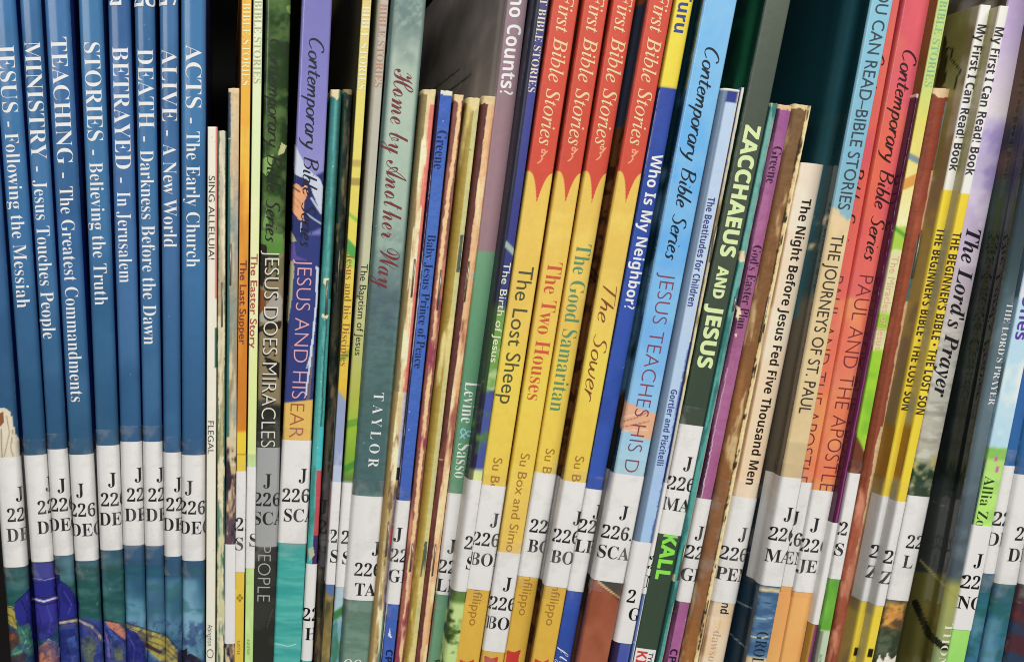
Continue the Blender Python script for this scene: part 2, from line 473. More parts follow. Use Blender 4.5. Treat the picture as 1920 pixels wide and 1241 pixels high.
                _, y0, h, top, bot = op
                yb = y0 + h * np.clip(1 - np.abs(fu), 0, 1) ** 2.5
                m = sstep(-1.2, 1.2, Yc - yb)
                mm = spine | (np.abs(fu) < 2.0)
                g = srgb(top) * (1 - m[:, None]) + srgb(bot) * m[:, None]
                c[mm] = g[mm]
            elif k == 'wear':
                _, sd, frac, col = op[:4]
                o = dict(y0=-999, y1=9999, soft=0.06, sc=3.0); o.update(op[4] if len(op) > 4 else {})
                e = (1 - fu * sd) / 1.0          # 0 at that edge, 2 at the other
                n = 0.5 * fbm(vm / o['sc'] + sd * 5, um / 2.5) + 0.5 * fbm(vm / (o['sc'] * 0.35), um / 1.5) ; n2 = fbm(vm / 25.0 + 9, um / 40 + sd)
                lim = frac * np.clip((n - 0.25) * 1.6 + (n2 - 0.5) * 1.8, 0, 3)
                m = (1 - sstep(lim - o['soft'], lim + o['soft'], np.abs(e))) * (Yc > o['y0']) * (Yc < o['y1']) * (e > -0.5)
                mixin(m, col)
            elif k == 'head':                  # scuffed top of the spine
                _, h, col = op
                lim = s.H * 1000 - h * (0.2 + 1.2 * fbm(um / 3.5, um * 0 + s.seed, 3) + 0.25 * np.clip(1 - np.abs(fu - 0.15) / 0.8, 0, 1) ** 1.5)
                m = (s_vm := V[:, 2] * 1000) > lim
                mixin(m.astype(float), col)
            elif k == 'fleck':
                _, col, thr, sc = op[:4]
                o = dict(x0=-1.5, x1=1.5, y0=-999, y1=9999); o.update(op[4] if len(op) > 4 else {})
                n = vnoise(um / sc, vm / (sc * 1.8)) * 0.7 + vnoise(um / sc * 2.3 + 5, vm / sc * 2) * 0.3
                mixin((n > thr).astype(float) * (fu > o['x0']) * (fu < o['x1']) * (Yc > o['y0']) * (Yc < o['y1']), col)
        # rubbed corners and specks of dust
        if kind != 'worn':
            n = fbm(vm / 1.6, um / 1.2) * 0.55 + fbm(vm / 18, um * 0 + s.seed) * 0.45
            m = np.exp(-((np.abs(fu) - 0.99) / 0.05) ** 2) * sstep(0.54, 0.66, n) * 0.2
            mixin(m, 'd9d4ca')
            mixin((vnoise(um / 0.45, vm / 0.6) * 0.8 + vnoise(um / 0.3 + 9, vm / 0.3) * 0.2 > 0.952).astype(float) * 0.35 * spine, 'e4e0d8')
        # fine print variation
        c *= (1 + 0.05 * (fbm(um / 9, vm / 26) - 0.5) + 0.035 * (fbm(um / 1.3, vm / 2.0, 2) - 0.5))[:, None]
        cols = albedo(c)
        idx = np.arange(nr * nc).reshape(nr, nc)
        q = np.stack([idx[:-1, :-1], idx[:-1, 1:], idx[1:, 1:], idx[1:, :-1]], -1).reshape(-1, 4)
        # inner face, head and tail caps, fore-edge
        t = 0.0022 if kind == 'hard' else 0.0005
        t = min(t, w * 0.2)
        inner = s.P - s.N * t
        inner[:, 0] = np.clip(inner[:, 0], -w / 2 + t, w / 2 - t)
        ii = []
        n0 = len(V)
        Vi = []
        for z in (0.0, H):
            a = np.c_[inner, np.full(nc, z)]
            Vi.append(a)
        Vi = np.concatenate(Vi)
        if kind == 'worn':
            Vi[nc:, 2] += wob
        b0 = n0 + np.arange(nc); b1 = n0 + nc + np.arange(nc)
        q2 = [np.stack([b0[1:], b0[:-1], b1[:-1], b1[1:]], -1),
              np.stack([idx[-1, :-1], idx[-1, 1:], b1[1:], b1[:-1]], -1),
              np.stack([idx[0, 1:], idx[0, :-1], b0[:-1], b0[1:]], -1)]
        Vall = np.concatenate([V, Vi])
        ccap = cols[idx[-1]] if kind == 'hard' else np.tile(albedo(srgb('cfc4a4')), (nc, 1))
        call = np.concatenate([cols, cols[idx[0]], ccap])
        me = quad_mesh('cover', Vall, np.concatenate([q] + q2), mat, call)
        link('cover', me, s.root)
        # page block
        m = 0.0005; inset = 0.003 if kind == 'hard' else 0.0005
        x0, x1 = -w / 2 + t + m * 0.3, w / 2 - t - m * 0.3
        y0, y1 = max(t + m, 0.0012) + abs(s.P[s.i0:s.i1, 1]).max() * 0.6, D - inset
        z0, z1 = inset, H - inset
        vs = np.array([(x, y, z) for z in (z0, z1) for y in (y0, y1) for x in (x0, x1)])
        fs = [(0, 2, 3, 1), (4, 5, 7, 6), (0, 1, 5, 4), (2, 6, 7, 3), (0, 4, 6, 2), (1, 3, 7, 5)]
        link('page_block', quad_mesh('page_block', vs, fs, PAGES, None, False), s.root)
    # sheets and lettering that follow the cover
    def sheet(s, name, u0, u1, v0, v1, off, mat, parent=None, rows=6, skew=0.0):
        us = np.unique(np.r_[u0, s.A[(s.A > u0) & (s.A < u1)], u1])
        vs = np.linspace(v0, v1, rows)
        g = np.array([(u, v + skew * u) for v in vs for u in us])
        V = s.wrap(g, off)
        idx = np.arange(len(g)).reshape(rows, len(us))
        q = np.stack([idx[:-1, :-1], idx[:-1, 1:], idx[1:, 1:], idx[1:, :-1]], -1).reshape(-1, 4)
        return link(name, quad_mesh(name, V, q, mat), parent or s.root)
    def letters(s, name, uv, faces, off, mat, parent=None):
        bm = bmesh.new()
        vs = [bm.verts.new((a, b, 0)) for a, b in uv]
        for f in faces:
            try:
                bm.faces.new([vs[i] for i in f])
            except ValueError:
                pass
        lo, hi = uv[:, 0].min(), uv[:, 0].max()
        corner = (s.A > lo) & (s.A < hi)
        last = -9
        for u, ang in zip(s.A[corner], np.abs(s.N[corner, 0])):
            if u - last < (0.0007 if ang < 0.2 else 0.0002):
                continue
            last = u
            geom = bm.verts[:] + bm.edges[:] + bm.faces[:]
            bmesh.ops.bisect_plane(bm, geom=geom, dist=1e-8, plane_co=(u, 0, 0), plane_no=(1, 0, 0))
        bmesh.ops.triangulate(bm, faces=bm.faces[:])
        co = np.array([v.co[:2] for v in bm.verts])
        W = s.wrap(co, off)
        for v, p in zip(bm.verts, W):
            v.co = p
        me = bpy.data.meshes.new(name)
        bm.to_mesh(me); bm.free()
        me.materials.append(mat)
        return link(name, me, parent or s.root)
    def text(s, body, style, uc, y0, y1, cap, color, name='title', off=0.00009, rough=0.5):
        """Lettering down the spine from picture row y0 to y1, centred at fraction uc of the half width; cap = height of capitals in picture pixels."""
        v, fs = brush(body, 0.098 if style == 'brush' else 0.07) if style.startswith('brush') else glyphs(body, style)
        va, vb = s.v(y0), s.v(y1)
        L = va - vb
        capm = cap * s.mpp
        x = v[:, 0] / v[:, 0].max() * L
        uv = np.c_[s.arc(uc * s.w / 2) + (v[:, 1] - 0.5) * capm, va - x]
        return s.letters(name, uv, fs, off, plain(color, rough))
    def upright(s, body, style, px, py, cap, color, name='call_number', parent=None, off=0.00016, stretch=0.88):
        """Lettering across the spine; (px, py) = picture point of its top start corner."""
        v, fs = glyphs(body, style)
        x, z = s.at(px, py)
        capm = cap * s.mpp
        uv = np.c_[s.arc(x) + v[:, 0] * capm * stretch, z - capm + v[:, 1] * capm]
        return s.letters(name, uv, fs, off, plain(color), parent)
    def call(s, y0, y1, lines, mat=None, tape=True, wrapmm=9, cap=25, ext=(30, 30), skew=0.0, offs=0.0):
        va, vb = s.v(y0), s.v(y1)
        a0, a1 = s.arc(-s.w / 2 + 1e-4) - wrapmm / 1000, s.arc(s.w / 2 - 1e-4) + wrapmm / 1000
        lab = s.sheet('call_label', a0, a1, vb, va, 0.00017 + offs, mat or PAPER_LABEL, skew=skew)
        for body, px, py in lines:
            s.upright(body, 'serifb', px, py, cap, '0c0b0b', 'call_number', lab, 0.00022 + offs)
        if tape:
            s.sheet('clear_tape', a0 - 0.003, a1 + 0.003, s.v(y1 + ext[1]), s.v(y0 - ext[0]), 0.00031 + offs, TAPE, rows=8)
        return lab
    def staple(s, fu, y0, y1):
        v0, v1 = s.v(y1), s.v(y0)
        u = s.arc(fu * s.w / 2)
        r = 0.0003
        path = [(u, v0, -0.0006), (u, v0, r), (u, v1, r), (u, v1, -0.0006)]
        c = np.array([s.wrap(np.array([(a, b)]), o)[0] for a, b, o in path])
        V, F = [], []
        for i, p in enumerate(c):
            d = c[min(i + 1, 3)] - c[max(i - 1, 0)]
            d = d / np.linalg.norm(d)
            e = np.array([1.0, 0, 0]); e = e - d * (e @ d); e /= np.linalg.norm(e); f = np.cross(d, e)
            for t in range(6):
                V.append(p + r * (math.cos(t * math.pi / 3) * e + math.sin(t * math.pi / 3) * f))
        for i in range(3):
            for t in range(6):
                F.append((i * 6 + t, i * 6 + (t + 1) % 6, i * 6 + 6 + (t + 1) % 6, i * 6 + 6 + t))
        link('staple', quad_mesh('staple', np.array(V), F, STEEL), s.root)

# ------------------------------------------------------------------ the shelf the row stands on
def shelf():
    m, nt, p = new_mat('dark_shelf')
    tc = nt.nodes.new('ShaderNodeTexCoord')
    n = nt.nodes.new('ShaderNodeTexNoise'); n.inputs['Scale'].default_value = 30; n.inputs['Detail'].default_value = 5
    nt.links.new(tc.outputs['Object'], n.inputs['Vector'])
    cr = nt.nodes.new('ShaderNodeMix'); cr.data_type = 'RGBA'
    nt.links.new(n.outputs[0], cr.inputs[0])
    cr.inputs[6].default_value = (0.012, 0.011, 0.010, 1); cr.inputs[7].default_value = (0.03, 0.027, 0.024, 1)
    nt.links.new(cr.outputs[2], p.inputs['Base Color']); p.inputs['Roughness'].default_value = 0.55
    bm = bmesh.new()
    def box(x0, x1, y0, y1, z0, z1):
        vs = [bm.verts.new((x, y, z)) for z in (z0, z1) for y in (y0, y1) for x in (x0, x1)]
        for f in [(0, 2, 3, 1), (4, 5, 7, 6), (0, 1, 5, 4), (2, 6, 7, 3), (0, 4, 6, 2), (1, 3, 7, 5)]:
            bm.faces.new([vs[i] for i in f])
    box(-0.45, 0.80, -0.045, 0.26, -0.022, -0.0002)
    box(-0.45, 0.80, 0.262, 0.275, -0.022, 0.36)
    box(-0.45, 0.80, -0.02, 0.26, 0.338, 0.36)  # unseen upper board, put in to shade the gaps from overhead light
    me = bpy.data.meshes.new('shelf')
    bmesh.ops.recalc_face_normals(bm, faces=bm.faces[:])
    bm.to_mesh(me); bm.free(); me.materials.append(m)
    o = bpy.data.objects.new('shelf', me); COL.objects.link(o)
    o['kind'] = 'structure'
shelf()

# ------------------------------------------------------------------ the books, in order along the shelf
HB, PB, BK = 'hardback book', 'paperback book', 'booklet'
CREAM, DK = 'e2d2a6', '2a2622'
seed = [0]
def B(name, label, cat, edges, **k):
    seed[0] += 1
    return Book(name, label, cat, edges, seed=seed[0], **k)
J = lambda x, y: ('J', x, y)

# --- nine blue hardbacks whose spines together show one painting of a boat
SER = 'blue hardbacks whose spines join into one painting'
ART = [
    ('grad', [(0, '3f6f9f'), (420, '3d6894'), (840, '305876'), (1040, '2c5568'), (1058, '3a6270'), (1090, '345f68'), (1130, '29565a'), (1180, '28545e'), (1241, '2c5060')]),
    ('noise', '47756f', 0.5, 5, dict(y0=1050, y1=1230, st=0.45, amt=0.6, soft=0.2)),
    ('noise', '1f4a46', 0.52, 6, dict(y0=1060, y1=1240, st=0.4, amt=0.7, sd=5, soft=0.2)),
    ('noise', '6d97ab', 0.56, 9, dict(y0=1040, y1=1120, st=1.6, amt=0.4, soft=0.2)),
]
def sea(t):      # the steel-blue end of the painting
    return [('grad', [(0, '3f6f9f'), (420, '3f6994'), (840, '325a80'), (1030, '31597c'), (1070, '2c5574'), (1120, '4a7c98'), (1160, '6a9ab2'), (1200, '4f829e'), (1241, '3d6f90')]),
            ('noise', '86b0c4', 0.5, 10, dict(y0=1085, y1=1240, st=3.0, amt=t * 0.8, soft=0.25, n=3)), ('noise', '254a66', 0.5, 9, dict(y0=1050, y1=1245, st=1.5, amt=0.7, sd=4, soft=0.22, n=3)), ('noise', '2f6464', 0.56, 6, dict(y0=1060, y1=1150, st=0.5, amt=0.5, sd=8))]
NV = '191b3e'
SCENE = [
    ('poly', [(-5, 1128), (26, 1138), (32, 1180), (10, 1165)], 'a3964c'),
    ('line', [(0, 1132), (22, 1139), (32, 1150)], 1.6, '3a3420'), ('line', [(4, 1146), (24, 1156), (31, 1172)], 2, '5e5228'), ('line', [(8, 1158), (26, 1170)], 1.4, '6d6232'),
    ('poly', [(0, 1200), (10, 1175), (33, 1185), (50, 1230), (45, 1245), (0, 1245)], '4e3c34'), ('poly', [(10, 1180), (24, 1182), (30, 1198), (14, 1200)], '7c4a2c'),
    ('poly', [(28, 1130), (58, 1102), (60, 1055), (100, 1053), (110, 1068), (112, 1088), (130, 1100), (148, 1130), (145, 1155), (112, 1165), (100, 1192), (66, 1205), (45, 1190), (29, 1155)], '2a2c80'),
    ('poly', [(60, 1120), (104, 1112), (112, 1165), (98, 1190), (66, 1200)], '35348a'),
    ('poly', [(64, 1055), (100, 1054), (102, 1082), (64, 1086)], '3f4290'),
    ('poly', [(100, 1055), (111, 1068), (113, 1090), (103, 1110), (104, 1070)], '1a1c58'),
    ('poly', [(112, 1094), (128, 1102), (144, 1128), (130, 1140), (116, 1124)], '232571'),
        ('line', [(62, 1122), (82, 1127), (106, 1120)], 3.2, 'd2cdd8'), ('line', [(62, 1129), (82, 1134), (105, 1128)], 1.6, NV), ('line', [(62, 1116), (82, 1120), (105, 1113)], 1.6, NV),
    ('line', [(62, 1084), (84, 1087), (104, 1082)], 1.6, '8d92c4'),
    ('line', [(28, 1130), (58, 1102), (60, 1055), (100, 1053), (110, 1068), (112, 1088), (130, 1100), (148, 1130), (145, 1155), (112, 1165)], 1.8, NV),
    ('line', [(40, 1126), (52, 1150), (50, 1176)], 2.2, NV), ('line', [(70, 1140), (76, 1165), (72, 1192)], 2, '22246c'), ('line', [(88, 1134), (96, 1160), (92, 1184)], 2, '4a4ca0'), ('line', [(104, 1100), (112, 1130), (110, 1156)], 2.2, NV), ('line', [(120, 1108), (134, 1132), (128, 1150)], 1.8, '4448a0'), ('line', [(48, 1108), (54, 1130), (66, 1150)], 1.8, '4448a0'),
    ('poly', [(33, 1175), (55, 1168), (62, 1205), (50, 1222), (14, 1232), (18, 1222), (38, 1205)], '3f7660'), ('line', [(40, 1178), (50, 1198), (40, 1220)], 2, '6fae92'), ('line', [(52, 1172), (58, 1200)], 2, '25503f'), ('line', [(16, 1228), (36, 1222), (52, 1214)], 1.6, '7ab09a'),
    ('poly', [(70, 1245), (72, 1214), (88, 1200), (106, 1208), (112, 1222), (112, 1245)], 'b4765c'), ('line', [(76, 1216), (86, 1224), (80, 1238)], 1.8, '8a4e3c'), ('line', [(94, 1210), (102, 1224), (100, 1241)], 1.6, 'cf9478'),
    ('line', [(86, 1202), (104, 1214), (111, 1228)], 3, '5472c0'), ('line', [(90, 1198), (108, 1206), (113, 1222)], 1.5, 'c3cbe0'),
    ('poly', [(112, 1245), (112, 1166), (150, 1158), (186, 1162), (200, 1168), (240, 1186), (268, 1206), (274, 1245)], '37478c'),
    ('poly', [(150, 1200), (168, 1188), (182, 1205), (176, 1240), (158, 1240)], '56625e'), ('poly', [(160, 1206), (170, 1200), (176, 1216), (166, 1230)], '6f7a5c'),
    ('poly', [(112, 1180), (140, 1176), (146, 1210), (130, 1245), (112, 1245)], '25327a'), ('poly', [(126, 1196), (142, 1190), (146, 1226), (134, 1236)], '3c569a'),
    ('line', [(112, 1167), (146, 1162), (172, 1174), (194, 1200)], 4.5, 'bdae9a'), ('line', [(112, 1163), (148, 1158), (176, 1169), (196, 1194)], 1.4, '3a2e2a'),
    ('line', [(114, 1173), (146, 1168), (168, 1181), (188, 1207)], 1.4, '6b4e3a'), ('line', [(160, 1166), (178, 1182), (190, 1201)], 1.3, '8a6a50'),
    ('poly', [(196, 1163), (222, 1168), (234, 1180), (236, 1198), (222, 1190), (206, 1178)], 'c07c6a'), ('line', [(196, 1162), (222, 1167), (236, 1180)], 1.6, '2a2226'),
    ('line', [(197, 1168), (212, 1190), (228, 1206), (234, 1225)], 3, '3c62b4'), ('line', [(206, 1178), (224, 1192), (236, 1206)], 1.6, NV),
    ('line', [(196, 1176), (202, 1200), (205, 1241)], 5, '6b5cb0'), ('line', [(199, 1180), (206, 1204), (209, 1241)], 1.4, NV),
    ('poly', [(205, 1190), (232, 1205), (236, 1245), (208, 1245)], '40507c'), ('poly', [(214, 1214), (228, 1212), (230, 1236), (216, 1238)], '646a58'),
    ('poly', [(236, 1168), (312, 1192), (338, 1226), (342, 1245), (300, 1238), (262, 1206), (240, 1190)], 'a89c52'),
    ('line', [(236, 1167), (312, 1191), (340, 1224)], 1.6, '2f2a1c'), ('line', [(238, 1176), (308, 1200), (338, 1232)], 1.5, '6d6232'), ('line', [(244, 1188), (304, 1210), (338, 1240)], 1.8, '5d5228'), ('line', [(240, 1172), (300, 1192)], 1.6, 'cdc27a'),
    ('line', [(250, 1196), (300, 1222)], 7, '43352f'),
    ('poly', [(236, 1176), (256, 1185), (272, 1210), (276, 1245), (236, 1245)], '2a2f7c'), ('line', [(240, 1190), (252, 1212), (250, 1241)], 1.8, '4e56a4'), ('line', [(254, 1188), (268, 1212), (272, 1241)], 1.8, NV),
    ('poly', [(335, 1220), (350, 1214), (352, 1245), (330, 1245)], '231f27'),
    ('poly', [(342, 1236), (356, 1224), (372, 1232), (384, 1245), (342, 1245)], '28242c'),
    ('noise', '1a1f60', 0.55, 3, dict(y0=1165, y1=1260, amt=0.45, soft=0.08)),
    ('noise', '6c7594', 0.6, 2, dict(y0=1170, y1=1260, amt=0.2, sd=3, soft=0.12)),
    ('noise', '14203a', 0.6, 1.4, dict(y0=1170, y1=1260, amt=0.25, sd=6, soft=0.12)),
]
def blue(label, edges, base, title=None, sub=None, ys=None, art=None, lab=None, num=None, extra=(), **k):
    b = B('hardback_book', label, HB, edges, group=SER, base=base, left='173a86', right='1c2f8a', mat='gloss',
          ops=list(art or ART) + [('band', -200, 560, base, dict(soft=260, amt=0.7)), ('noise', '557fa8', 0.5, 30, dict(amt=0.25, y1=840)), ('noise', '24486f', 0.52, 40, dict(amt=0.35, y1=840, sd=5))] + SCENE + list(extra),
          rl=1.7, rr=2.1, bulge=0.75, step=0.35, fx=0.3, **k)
    if title:
        b.text(title, 'serif', 0.02, ys[0], ys[1], 28, 'f3f1ea')
        b.text(sub, 'serif', -0.02, ys[2], ys[3], 24, 'eeece6', 'subtitle')
    if num:
        b.upright(num[0], 'serifb', num[1], num[2], 34, 'f3f1ea', 'series_mark')
    b.call(lab[0], lab[1], lab[2], ext=(30, 36))
    return b
blue('blue hardback with a white-robed painted man above its call sticker', [(400, -46, 3), (855, -8, 39), (1241, 15, 61)], '3c5f8e', lab=(857, 1063, [J(28, 913), ('226', 13, 954), ('DEC', 12, 991)]),
     extra=[('poly', [(-20, 870), (-14, 790), (-4, 766), (8, 764), (20, 772), (26, 800), (30, 815), (36, 822), (39, 870)], 'd9d0bb'), ('poly', [(-2, 776), (6, 772), (8, 790), (2, 800), (-4, 796)], '8a5a3c'),
            ('line', [(12, 780), (18, 810), (8, 855)], 2, 'a3977c'), ('line', [(24, 806), (20, 840), (26, 860)], 2, '9c9078'), ('line', [(2, 805), (4, 860)], 2, '8f8468')])
blue('blue hardback with white lettering that ends in the word Messiah', [(0, -20, 27), (400, 8, 57), (855, 43, 88), (1241, 70, 112)], '3f72a2', 'JESUS -', 'Following the Messiah', (80, 238, 250, 577), None, (853, 1053, [J(83, 895), ('226', 70, 940), ('DEC', 69, 977)]))
blue('blue hardback lettered MINISTRY in white capitals', [(0, 34, 76), (400, 57, 100), (855, 88, 126), (1241, 112, 148)], '42719f', 'MINISTRY -', 'Jesus Touches People', (78, 322, 338, 635), None, (842, 1041, [J(107, 897), ('226', 95, 935), ('DEC', 95, 972)]))
blue('blue hardback lettered TEACHING in white capitals', [(0, 80, 130), (400, 102, 152), (855, 128, 175), (1241, 150, 193)], '3e6ba0', 'TEACHING -', 'The Greatest Commandments', (70, 334, 350, 753), None, (852, 1051, [J(142, 906), ('226', 132, 945), ('DEC', 127, 982)]))
blue('blue hardback lettered STORIES in white capitals', [(0, 144, 192), (400, 160, 208), (855, 180, 225), (1241, 195, 237)], '3d739f', 'STORIES -', 'Believing the Truth', (80, 291, 305, 572), None, (835, 1031, [J(202, 886), ('226', 189, 925), ('DEC', 187, 961)]))
blue('blue hardback lettered BETRAYED in white capitals', [(0, 199, 245), (400, 212, 255), (855, 225, 267), (1241, 236, 276)], '41669c', 'BETRAYED -', 'In Jerusalem', (88, 343, 360, 530), sea(0.3), (828, 1022, [J(252, 877), ('226', 238, 916), ('DEC', 234, 953)]), ('2', 205, -27))
blue('blue hardback lettered DEATH in white capitals', [(0, 248, 292), (400, 257, 299), (855, 267, 305), (1241, 277, 309)], '3d6f9e', 'DEATH -', 'Darkness Before the Dawn', (92, 266, 282, 646), sea(0.8), (828, 1023, [J(293, 877), ('226', 278, 916), ('DEC', 274, 953)]), ('28', 251, -25))
blue('blue hardback lettered ALIVE in white capitals', [(0, 295, 337), (400, 300, 339), (855, 306, 339), (1241, 311, 341)], '466c9b', 'ALIVE -', 'A New World', (92, 255, 270, 464), sea(0.5), (848, 1043, [J(326, 895), ('226', 312, 934), ('DEC', 308, 971)]), ('27', 297, -27))
blue('blue hardback lettered ACTS in white capitals', [(0, 338, 388), (400, 338, 386), (855, 340, 385), (1241, 341, 385)], '3f75a4', 'ACTS -', 'The Early Church', (84, 232, 247, 501), sea(0.9), (853, 1051, [J(347, 901), ('226', 337, 940), ('DEC', 334, 977)]))

# --- thin booklets and picture books up to the aqua hardback
b = B('booklet', 'cream booklet with a pink edge, lettered SING in small dark capitals', BK, [(240, 388, 410), (820, 386, 406), (1241, 386, 404)], top=238, depth=0.17, kind='soft', base='e9dfcf', right='cf7d72', left='d9cdb8',
      rl=0.3, rr=0.5, bulge=0.1, ops=[('strip', 0.62, 3, 'd68479', dict(y1=560)), ('strip', 0.62, 3, '3c6d5c', dict(y0=615, y1=690)), ('fleck', 'c9bda6', 0.9, 0.9)])
b.text('SING ALLELUIA!', 'plain', -0.15, 330, 487, 11, '3c3833'); b.text('FLEGAL', 'plain', -0.15, 789, 851, 11, '3c3833', 'author_name')
b.text('Abingdon', 'plain', -0.15, 1170, 1210, 9, '4c4843', 'publisher_name'); b.text('O', 'thin', -0.1, 1216, 1233, 13, '4c4843', 'publisher_mark')

b = B('booklet', 'thin stapled booklet with a grey head and torn green lower spine', BK, [(250, 408, 426), (820, 406, 422), (1241, 404, 423)], top=246, depth=0.165, kind='worn', mat='worn', base='b7b3a6', left='8c4a3e', right='3c5a4c',
      rl=0.5, rr=0.5, bulge=0.2, step=0.35, ops=[('grad', [(246, 'c2bcae'), (400, 'b5a896'), (600, 'ab9a72'), (850, '8e8a5e'), (890, '4f8068'), (1241, '45705c')]),
      ('noise', 'd8cfae', 0.52, 2.2, dict(st=6)), ('wear', -1, 0.5, '5a7a5e'), ('strip', 0.7, 3, '3d5c50', dict(jag=0.4)), ('noise', 'c7c49a', 0.56, 1.6, dict(y0=870, st=4))])
b.staple(0.1, 530, 612)

b = B('booklet', 'worn tan booklet with a dark blue edge and scuffed purple lower spine', BK, [(170, 426, 451), (420, 424, 449), (820, 423, 444), (1241, 421, 440)], top=166, depth=0.165, kind='worn', mat='worn', base='c3ab86', left='2c3b50', right='8a7a5c',
      rl=0.6, rr=0.4, bulge=0.3, step=0.35, ops=[('grad', [(170, 'd0b48c'), (300, 'c5ac8a'), (420, 'a3a294'), (600, '9a9078'), (830, '8d7d60'), (850, '5a4654'), (1020, '54424f'), (1241, '6a5a50')]),
      ('noise', 'cdbf9c', 0.55, 2, dict(st=8)), ('noise', '7d8a86', 0.56, 3, dict(y0=330, y1=820, st=4, amt=0.6)), ('strip', -4, -0.55, '31475a', dict(jag=0.25, y1=260)), ('strip', -4, -0.5, '3c6d68', dict(jag=0.3, y0=262, y1=820)), ('head', 1.2, 'dcc59c'),
      ('noise', 'c2a878', 0.57, 1.5, dict(y0=840, st=3)), ('noise', '2f2430', 0.55, 2.0, dict(y0=840, st=3, sd=4))])
b.staple(-0.35, 458, 534)
b.call(1020, 1206, [], tape=False, wrapmm=5)

FBS = 'FIRST BIBLE STORIES'
b = B('paperback_book', 'orange paperback with maroon lettering about a last meal', PB, [(0, 453, 471), (420, 448, 469), (820, 443, 462), (1241, 438, 458)], kind='soft', base='e59a36', left='b06d22', right='6b4520', rl=0.3, rr=0.3, bulge=0.05,
      ops=[('grad', [(0, 'dfa83c'), (200, 'e6aa3e'), (380, 'dfa040'), (600, 'd58a34'), (806, 'd2822e'), (812, 'e8c33c'), (1241, 'd9bb49')]), ('noise', 'b9702a', 0.52, 5, dict(y0=340, y1=806, st=5, amt=0.5)), ('band', 850, 853, 'b39430', dict(soft=1)), ('noise', 'f0bf52', 0.56, 5, dict(y1=400, amt=0.6, st=3))])
b.text(FBS, 'serif', 0, -60, 161, 13, 'f0e2b2', 'series_name'); b.text('The Last Supper', 'plainb', -0.05, 488, 646, 12.5, '74322f')
b.call(883, 1072, [('226', 441, 971), ('SUP', 438, 1007)], ext=(32, 30)); b.text('❖', 'plain', 0, 1112, 1128, 10, '8f7a2a', 'publisher_mark'); b.text('sunrise', 'plain', 0, 1200, 1226, 7, '8a7430', 'publisher_name')
b = B('paperback_book', 'pale lime paperback with brick-red lettering about Easter', PB, [(0, 474, 494), (420, 469, 488), (820, 463, 481), (1241, 458, 475)], kind='soft', base='d8e59c', left='5a6a40', right='2f5a5c', rl=0.35, rr=0.3, bulge=0.05,
      ops=[('grad', [(0, 'dde8c4'), (250, 'd5e8b4'), (420, 'd6e6a2'), (820, 'd9e69b'), (1241, 'b3d584')]), ('band', 852, 876, 'b6d090'), ('noise', 'e6efc0', 0.52, 6, dict(amt=0.5, st=4))])
b.text(FBS, 'serif', 0, -66, 157, 13, 'a9ad84', 'series_name'); b.text('The Easter Story', 'plainb', -0.05, 476, 653, 12.5, 'a8453c')
b.call(875, 1065, [('S', 468, 1000)], ext=(26, 30)); b.text('sunrise', 'plain', 0, 1198, 1226, 7, '7d9a4e', 'publisher_name')

CBS = 'Contemporary Bible Series'
b = B('hardback_book', 'dark green leafy hardback with a grey call sticker and the word PEOPLE below it', HB, [(0, 497, 549), (420, 487, 537), (820, 480, 526), (1241, 474, 514)], base='3a5229', left='2a4a46', right='14180f', mat='gloss', rl=1.0, rr=1.3, bulge=0.3, step=0.3, fx=0.3,
      ops=[('noise', '243c1b', 0.48, 9, dict(y1=480)), ('strip', 0.45, 3, '22331a', dict(soft=0.3, y1=470)), ('poly', [(490, 300), (512, 288), (508, 318), (500, 330), (490, 322)], '86a860'), ('poly', [(520, 292), (528, 268), (538, 274), (532, 288)], 'b9bb84'), ('poly', [(493, 420), (500, 392), (504, 420), (494, 430)], '6d9a52'), ('poly', [(545, 10), (549, 30), (540, 24), (536, 12)], '6c8a4a'),
           ('band', 452, 838, '84775a', dict(soft=10, wob=14)), ('poly', [(480, 430), (530, 440), (534, 470), (512, 488), (500, 470), (490, 455)], '56833c'), ('poly', [(486, 455), (500, 460), (504, 500), (492, 540), (484, 530)], '2b241e'), ('poly', [(484, 540), (500, 548), (498, 580), (484, 592)], '7d4a2c'),
           ('poly', [(480, 600), (520, 545), (530, 560), (528, 600), (500, 606)], 'a39d92'), ('poly', [(480, 614), (500, 606), (528, 602), (526, 616), (500, 618), (480, 626)], '2f271f'), ('poly', [(496, 668), (524, 680), (524, 712), (512, 700), (500, 690)], '26221d'), ('poly', [(505, 500), (532, 480), (534, 510), (520, 530)], '6c6a4a'),
           ('band', 756, 1300, '2a2b27', dict(soft=6, wob=10)), ('noise', '4a4b45', 0.52, 8, dict(y0=750, y1=850)), ('noise', '6d8a52', 0.55, 6, dict(y1=470, amt=0.5, sd=3)), ('noise', '3d3e3a', 0.5, 12, dict(y0=1020, amt=0.6)), ('line', [(500, 1178), (511, 1142)], 0.8, '5a5a55')])
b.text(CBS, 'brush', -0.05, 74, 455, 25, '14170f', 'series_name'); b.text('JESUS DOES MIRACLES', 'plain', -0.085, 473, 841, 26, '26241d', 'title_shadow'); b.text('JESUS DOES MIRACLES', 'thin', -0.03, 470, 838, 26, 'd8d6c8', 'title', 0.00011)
b.text('PEOPLE', 'thin', -0.1, 1023, 1127, 24, 'a5a59f', 'subtitle'); b.call(839, 1024, [J(494, 888), ('226.', 466, 924), ('SCA', 473, 959)], GREY_LABEL, ext=(30, 28))

